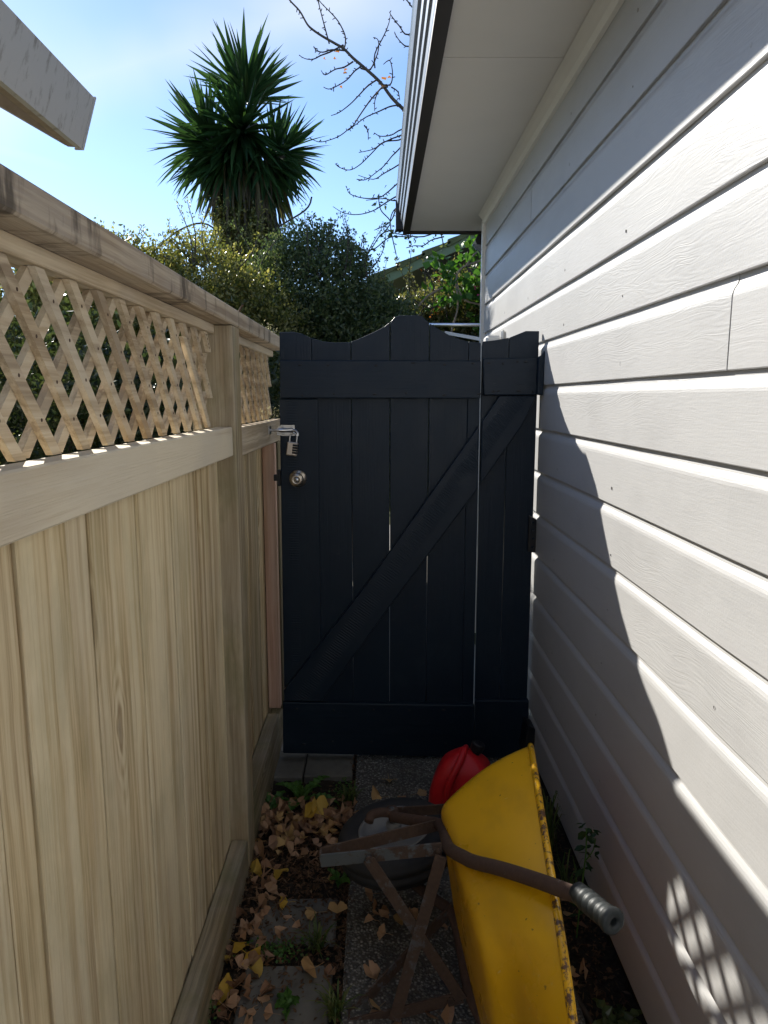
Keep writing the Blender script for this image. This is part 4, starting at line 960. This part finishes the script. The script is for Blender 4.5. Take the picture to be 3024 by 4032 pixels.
for (x, z) in ((-.373, 4.605), (-.481, 4.555), (-.39, 4.556), (-.297, 4.46), (.054, 4.385), (.054, 4.315), (-.327, 4.315), (-.30, 4.435), (.10, 4.40)):
    gv = [(Matrix.Rotation(random.uniform(2.2, 4.1), 3, 'Y') @ Vector((a * .9, b_, c_)) * .028) + Vector((x, 6.98, z)) for a, c_, b_ in [(0, 0, 0), (-.8, .5, .2), (-.4, .95, .1), (0, .75, 0), (.4, .95, -.1), (.8, .5, -.2)]]
    part('leaf', gv, [(0, 5, 4, 3), (0, 3, 2, 1)], 'orange leaf', gk)
link = [[(2.3, 7.3, -.04), (2.32, 7.3, 1.5), (2.28, 7.28, 2.9), (2.2, 7.2, 3.6), (1.9, 7.1, 3.9)], [(2.2, 7.2, 3.2), (1.2, 7.05, 3.6), (.6, 7.0, 3.85), (.23, 7.0, 4.123)], [(1.6, 7.1, 3.45), (.9, 7.0, 3.55), (.42, 7.0, 3.72)], [(1.2, 7.05, 3.6), (.8, 7.0, 3.8), (.40, 7.0, 4.01)], [(1.4, 7.05, 3.5), (.9, 7.0, 3.2), (.62, 7.0, 3.1)], [(1.2, 7.05, 3.6), (.8, 7.0, 4.4), (.47, 7.0, 4.75)]]
for i, p in enumerate(link):
    q = smooth_path(p, 5); r0 = (.13, .05, .02, .02, .02, .02)[i]; r1 = (.05, .021, .008, .008, .008, .008)[i]
    part('trunk' if i == 0 else 'limb', *tube(q, [r0 + (r1 - r0) * j / (len(q) - 1) for j in range(len(q))], 10), 'bark', gk, True)

# ------------------------------------------------------------------ fallen ginkgo leaves
def ginkgo(curl, notch, fold, seed):
    rs = random.Random(seed); v = [(0, 0, 0)]; f = []; n = 14; half = R(rs.uniform(56, 80)); ph = rs.uniform(0, 6)
    for i in range(n + 1):
        t = -half + 2 * half * i / n; rr = 1 - notch * .6 * math.exp(-((t / .09) ** 2)) - .08 * (abs(t) / half) ** 2 + rs.uniform(-.06, .04)
        for q in (.5, 1.0):
            r_ = rr * q; x = r_ * math.sin(t); y = r_ * math.cos(t)
            z = curl * y * y + fold * abs(x) + .07 * q * math.sin(5 * t + ph) + rs.uniform(-.02, .03) * q
            v.append((x * (1 - .25 * min(1, abs(fold))), y * (1 - .2 * abs(curl)), z))
    for i in range(n):
        a = 1 + 2 * i; f.append((0, a + 2, a)); f.append((a, a + 2, a + 3, a + 1))
    k = len(v); v += [(-.018, 0, .0), (.018, 0, .0), (.10 + .016, -.75, .06), (.10 - .016, -.75, .06)]; f.append((k, k + 1, k + 2, k + 3))
    return v, f
LM = {m_: [mesh('fallen_leaf', *ginkgo(c, nn, fo, i), m_) for i, (c, nn, fo) in enumerate(((.3, .25, .2), (-.5, .12, .5), (.6, .05, -.6), (-.3, .2, .9), (.15, .35, -.25), (.9, .1, .4)))] for m_ in ('leaf brown', 'leaf tan', 'leaf yellow')}
def leaf(x, y, z, size, mat, label, group, var=None, rot=None, cat='leaf'):
    o = bpy.data.objects.new('fallen_leaf', LM[mat][random.randrange(6) if var is None else var]); C.objects.link(o)
    o.location = (x, y, z); size *= random.uniform(.72, 1.12); o.scale = (size, size * random.uniform(.8, 1.1), size * random.uniform(.7, 1.9)); o.rotation_euler = rot if rot else (random.gauss(0, .55), random.gauss(0, .55), random.uniform(0, 6.28))
    return tag(o, label, cat, group)
GP = 'brown ginkgo leaves heaped along the fence'; LP = 'dry brown ginkgo leaf in the heap along the fence below the weed'
for i in range(190):
    y = random.triangular(2.12, 2.52, 2.36); x = random.uniform(-.455, -.09 - .22 * max(0, 2.24 - y) / .12 * .4)
    leaf(x, y, .010 + random.random() * .035 * (1 - abs(y - 2.34) / .3), random.uniform(.024, .038), 'leaf brown' if random.random() < .8 else 'leaf tan', LP, GP)
GS = 'brown ginkgo leaves strewn beside the bottom rail'; LS = 'dry brown ginkgo leaf strewn on the soil beside the fence bottom rail'
for i in range(80):
    y = random.uniform(1.46, 2.12); x = -.415 + abs(random.gauss(0, .075)); 
    if x > -.12: x = -.3
    leaf(x, y, .008 + random.random() * .016, random.uniform(.022, .036), 'leaf brown', LS, GS)
GW = 'leaves fallen between wheelbarrow and wall'; LW = 'dull brown ginkgo leaf on the soil between wheelbarrow and house wall'
for i in range(30):
    leaf(random.uniform(.46, .60), random.uniform(.95, 2.2), .012 + random.random() * .01, random.uniform(.026, .040), 'leaf brown' if random.random() < .75 else 'leaf tan', LW, GW)
GU = 'leaves under the wheelbarrow frame'; LU = 'brown ginkgo leaf on the concrete slab under the wheelbarrow frame'
for i in range(16): leaf(random.uniform(-.02, .2), random.uniform(1.72, 1.98) if i < 10 else random.uniform(1.45, 1.72), .024, random.uniform(.030, .042), 'leaf brown', LU, GU)
for (x, y, s, m_, lab) in ((-.405, 2.085, .046, 'leaf yellow', 'yellow ginkgo leaf touching the fence beside the leg of the wheelbarrow'), (-.338, 2.095, .048, 'leaf yellow', 'wide yellow ginkgo leaf below the brown heap, second from the fence'),
    (-.275, 1.945, .046, 'leaf yellow', 'yellow notched ginkgo leaf lying alone on the soil'), (-.345, 1.690, .052, 'leaf yellow', 'large bright yellow ginkgo leaf on the edge of the paver'), (-.365, 1.745, .046, 'leaf yellow', 'folded yellow ginkgo leaf above the large bright one'),
    (-.405, 1.785, .042, 'leaf yellow', 'pale yellow ginkgo leaf tight against the bottom rail'), (-.405, 1.735, .036, 'leaf yellow', 'small crumpled yellow leaf between the rail and the folded leaf'), (-.382, 1.605, .036, 'leaf yellow', 'lowest small yellow ginkgo leaf near the picture bottom'),
    (-.172, 1.692, .044, 'leaf tan', 'tan ginkgo leaf flat on the bare paver'), (-.136, 1.668, .032, 'leaf brown', 'small brown leaf right of the tan one on the paver'), (-.185, 1.90, .046, 'leaf tan', 'tan ginkgo leaf by the slab edge, pointing to the wheelbarrow'), (-.125, 1.895, .044, 'leaf tan', 'torn tan leaf overlapping the slab edge'),
    (.04, 2.635, .040, 'leaf tan', 'brown leaf highest on the concrete slab near the gate'), (.01, 2.505, .046, 'leaf tan', 'yellow tan leaf on the slab above the wheel'), (.073, 2.492, .038, 'leaf brown', 'dark brown leaf on the slab between two tan leaves'), (.146, 2.53, .042, 'leaf tan', 'tan leaf on the slab beside the red fuel can'),
    (-.20, 2.345, .050, 'leaf yellow', 'golden leaf on top of the brown heap, right side'), (-.265, 2.335, .048, 'leaf yellow', 'pale golden leaf on top of the brown heap under the weed'), (-.435, 2.30, .044, 'leaf tan', 'tan leaf at the left end of the heap by the post'), (.07, 1.86, .034, 'leaf tan', 'small triangular tan leaf on the slab between the leg straps'),
    (.0, 1.56, .036, 'leaf tan', 'tan leaf beside the lower leg strap near the picture bottom'), (-.165, 2.05, .040, 'leaf tan', 'tan leaf beside the small green seedling')):
    z = .022 if x > -.09 else (.05 if y > 2.25 and x < -.15 else .016)
    leaf(x, y, z, s, m_, lab, None, rot=(random.gauss(0, .2), random.gauss(0, .2), random.uniform(0, 6.28)))
n = 5200
P = np.column_stack([rng.uniform(-.46, -.08, n), rng.triangular(1.35, 2.3, 2.62, n), rng.uniform(-.006, .012, n)])
P2 = np.column_stack([rng.uniform(.48, .64, 1600), rng.uniform(.8, 2.75, 1600), rng.uniform(-.008, .012, 1600)]); P3 = np.column_stack([rng.normal(-.10, .012, 700), rng.uniform(1.3, 2.9, 700), rng.uniform(.0, .016, 700)])
P = np.vstack([P, P2, P3]); n = len(P); D = dirs(n); D[:, 2] *= .35; N = dirs(n) * .6 + np.array([0, 0, 1])
tag(leafcloud('leaf_litter', P, D, N, rng.uniform(.006, .026, n), rng.uniform(.002, .010, n), 'litter', None), 'crumbled brown leaf litter and bark chips over the soil', 'leaf litter', kind='stuff')

# ------------------------------------------------------------------ weeds and grass
def lobed(L, Wd, lobes=5):
    v = []; f = []; N_ = lobes * 2
    for i in range(N_ + 1):
        t = i / N_; env = math.sin(math.pi * min(1, t * .85 + .12)) * Wd; ww = env * (1.0 if i % 2 == 0 else .45); z = .42 * L * math.sin(t * 1.9) - .12 * L * t * t
        v += [(t * L * .93, ww / 2, z + .012), (t * L, 0, z), (t * L * .93, -ww / 2, z + .012)]
    for i in range(N_):
        for k in (0, 1): a = 3 * i + k; f.append((a, a + 1, a + 4, a + 3))
    return v, f
def rosette(name, label, x, y, z, n, L, Wd, lobes=5, tilt=(0.0, .7), cat='weed', mat='weed'):
    t = thing(name, label, cat, (x, y, z)); mm = [mesh('leaf', *lobed(L * s, Wd, lobes), mat) for s in (.7, .9, 1.1)]
    for i in range(n):
        o = obj('leaf', random.choice(mm), t); o.location = (random.uniform(-.01, .01), random.uniform(-.01, .01), 0); o.rotation_euler = (random.gauss(0, .15), -random.uniform(*tilt), i * 2.4 + random.uniform(-.3, .3))
    return t
rosette('weed_rosette', 'green thistle like weed rosette growing by the fence near the gate', -.305, 2.51, .0, 8, .17, .045, 7, (-.25, .45))
rosette('weed_rosette', 'broad leaved small weed at the left foot of the thistle', -.405, 2.47, .0, 5, .075, .05, 3, (-.1, .4))
rosette('seedling', 'small dark green seedling beside the wheelbarrow tyre', -.128, 2.045, .0, 7, .045, .02, 2, (-.1, .5))
rosette('clover', 'low bright green seedling on the bare paver near the picture bottom', -.234, 1.575, .004, 10, .036, .024, 2, (-.15, .35))
rosette('weed_rosette', 'green weed against the house wall beyond the handle grip', .585, 1.50, -.006, 10, .075, .04, 4, (-.1, .7), mat='leaf dark')
rosette('weed_rosette', 'low green weed at the wall base in the bottom right', .57, 1.33, -.006, 8, .065, .04, 4, (-.1, .6), mat='leaf dark')
def tuft(label, x, y, n, h, spread, name='grass_tuft'):
    t = thing(name, label, 'grass', (x, y, 0)); g = G()
    for i in range(n):
        a = random.uniform(0, 6.28); b = Vector((x + random.gauss(0, .010), y + random.gauss(0, .010), -.005)); d = Vector((math.cos(a), math.sin(a), 0)); hh = h * random.uniform(.5, 1.1); sp = spread * random.uniform(.3, 1.1); s = Vector((-math.sin(a), math.cos(a), 0)); ww = random.uniform(.0014, .0032)
        pts = [b, b + d * sp * .35 + Vector((0, 0, hh * .65)), b + d * sp * .75 + Vector((0, 0, hh * .92)), b + d * sp * 1.1 + Vector((0, 0, hh * .86))]
        v = []
        for k, p in enumerate(pts): q = ww * (1, .9, .6, .1)[k]; v += [p - s * q, p + s * q]
        g.add(v, [(0, 1, 3, 2), (2, 3, 5, 4), (4, 5, 7, 6)])
    o = part('blades', g.v, g.f, 'grass', t); o['kind'] = 'stuff'
tuft('grass tuft at the slab edge in the bottom middle', -.112, 1.555, 46, .07, .075); tuft('sparse grass tuft between paver and slab', -.172, 1.785, 36, .065, .07); tuft('grass growing in the joint by the thistle', -.115, 2.50, 40, .085, .06)
tuft('tall grass blades behind the wheelbarrow tray by the wall', .575, 2.20, 34, .24, .07); tuft('grass clump at the wall below the tall blades', .58, 1.98, 24, .14, .06)
P = np.column_stack([rng.normal(-.285, .04, 240), rng.normal(1.765, .02, 240), rng.uniform(.002, .014, 240)]); P = np.vstack([P, np.column_stack([rng.normal(-.135, .02, 160), rng.normal(2.56, .05, 160), rng.uniform(.004, .03, 160)]), np.column_stack([rng.normal(-.43, .012, 90), rng.normal(1.53, .05, 90), rng.uniform(.0, .03, 90)])]); n = len(P)
tag(leafcloud('ground_weeds', P, dirs(n), dirs(n) * .5 + np.array([0, 0, 1]), rng.uniform(.006, .013, n), rng.uniform(.006, .011, n), 'weed', None, .05), 'tiny creeping green weeds between the pavers', 'weeds', kind='stuff')
wp = thing('wall_weed', 'upright weed with paired round leaves standing against the house wall', 'weed', (.565, 1.82, -.01))
st = smooth_path([(.565, 1.82, -.01), (.572, 1.82, .13), (.580, 1.82, .26), (.578, 1.82, .335)], 5); part('stem', *tube(st, .0022, 6), 'weed', wp, True)
part('stem', *tube(smooth_path([(.579, 1.82, .235), (.598, 1.815, .27), (.602, 1.81, .31)], 4), .0018, 6), 'weed', wp, True)
MAT['leaf wall'] = leafmat('wall weed leaf', ((.02, .055, .015), (.03, .075, .02)), .25)
lm = mesh('leaf', [(0, 0, 0), (.3, .26, .05), (.65, .30, .06), (1, 0, 0), (.65, -.30, .06), (.3, -.26, .05), (.5, 0, -.02)], [(0, 6, 1), (1, 6, 2), (2, 6, 3), (3, 6, 4), (4, 6, 5), (5, 6, 0)], 'leaf wall')
for i in range(34):
    if i < 18: q = st[min(len(st) - 1, 3 + i * (len(st) - 3) // 18)]; s = random.uniform(.026, .036)
    else: q = Vector(random.choice(((.578, 1.82, .335), (.602, 1.81, .31), (.598, 1.815, .275)))) + Vector((random.gauss(0, .012), random.gauss(0, .008), random.gauss(0, .016))); s = random.uniform(.014, .024)
    o = obj('leaf', lm, wp); o.location = Vector(q) - wp.location; o.scale = (s, s, s); o.rotation_euler = (random.gauss(0, .4), random.uniform(-.4, .9), (0 if i % 2 else math.pi) + random.gauss(0, .5))
# dried stick lying along the wall
tag(fixn(part('dry_stick', *tube(smooth_path([(.50, 1.62, .012), (.53, 1.45, .015), (.55, 1.30, .012)], 4), .006, 7), 'bark', None, True)), 'dry stick lying between the wheelbarrow rim and the wall', 'stick')
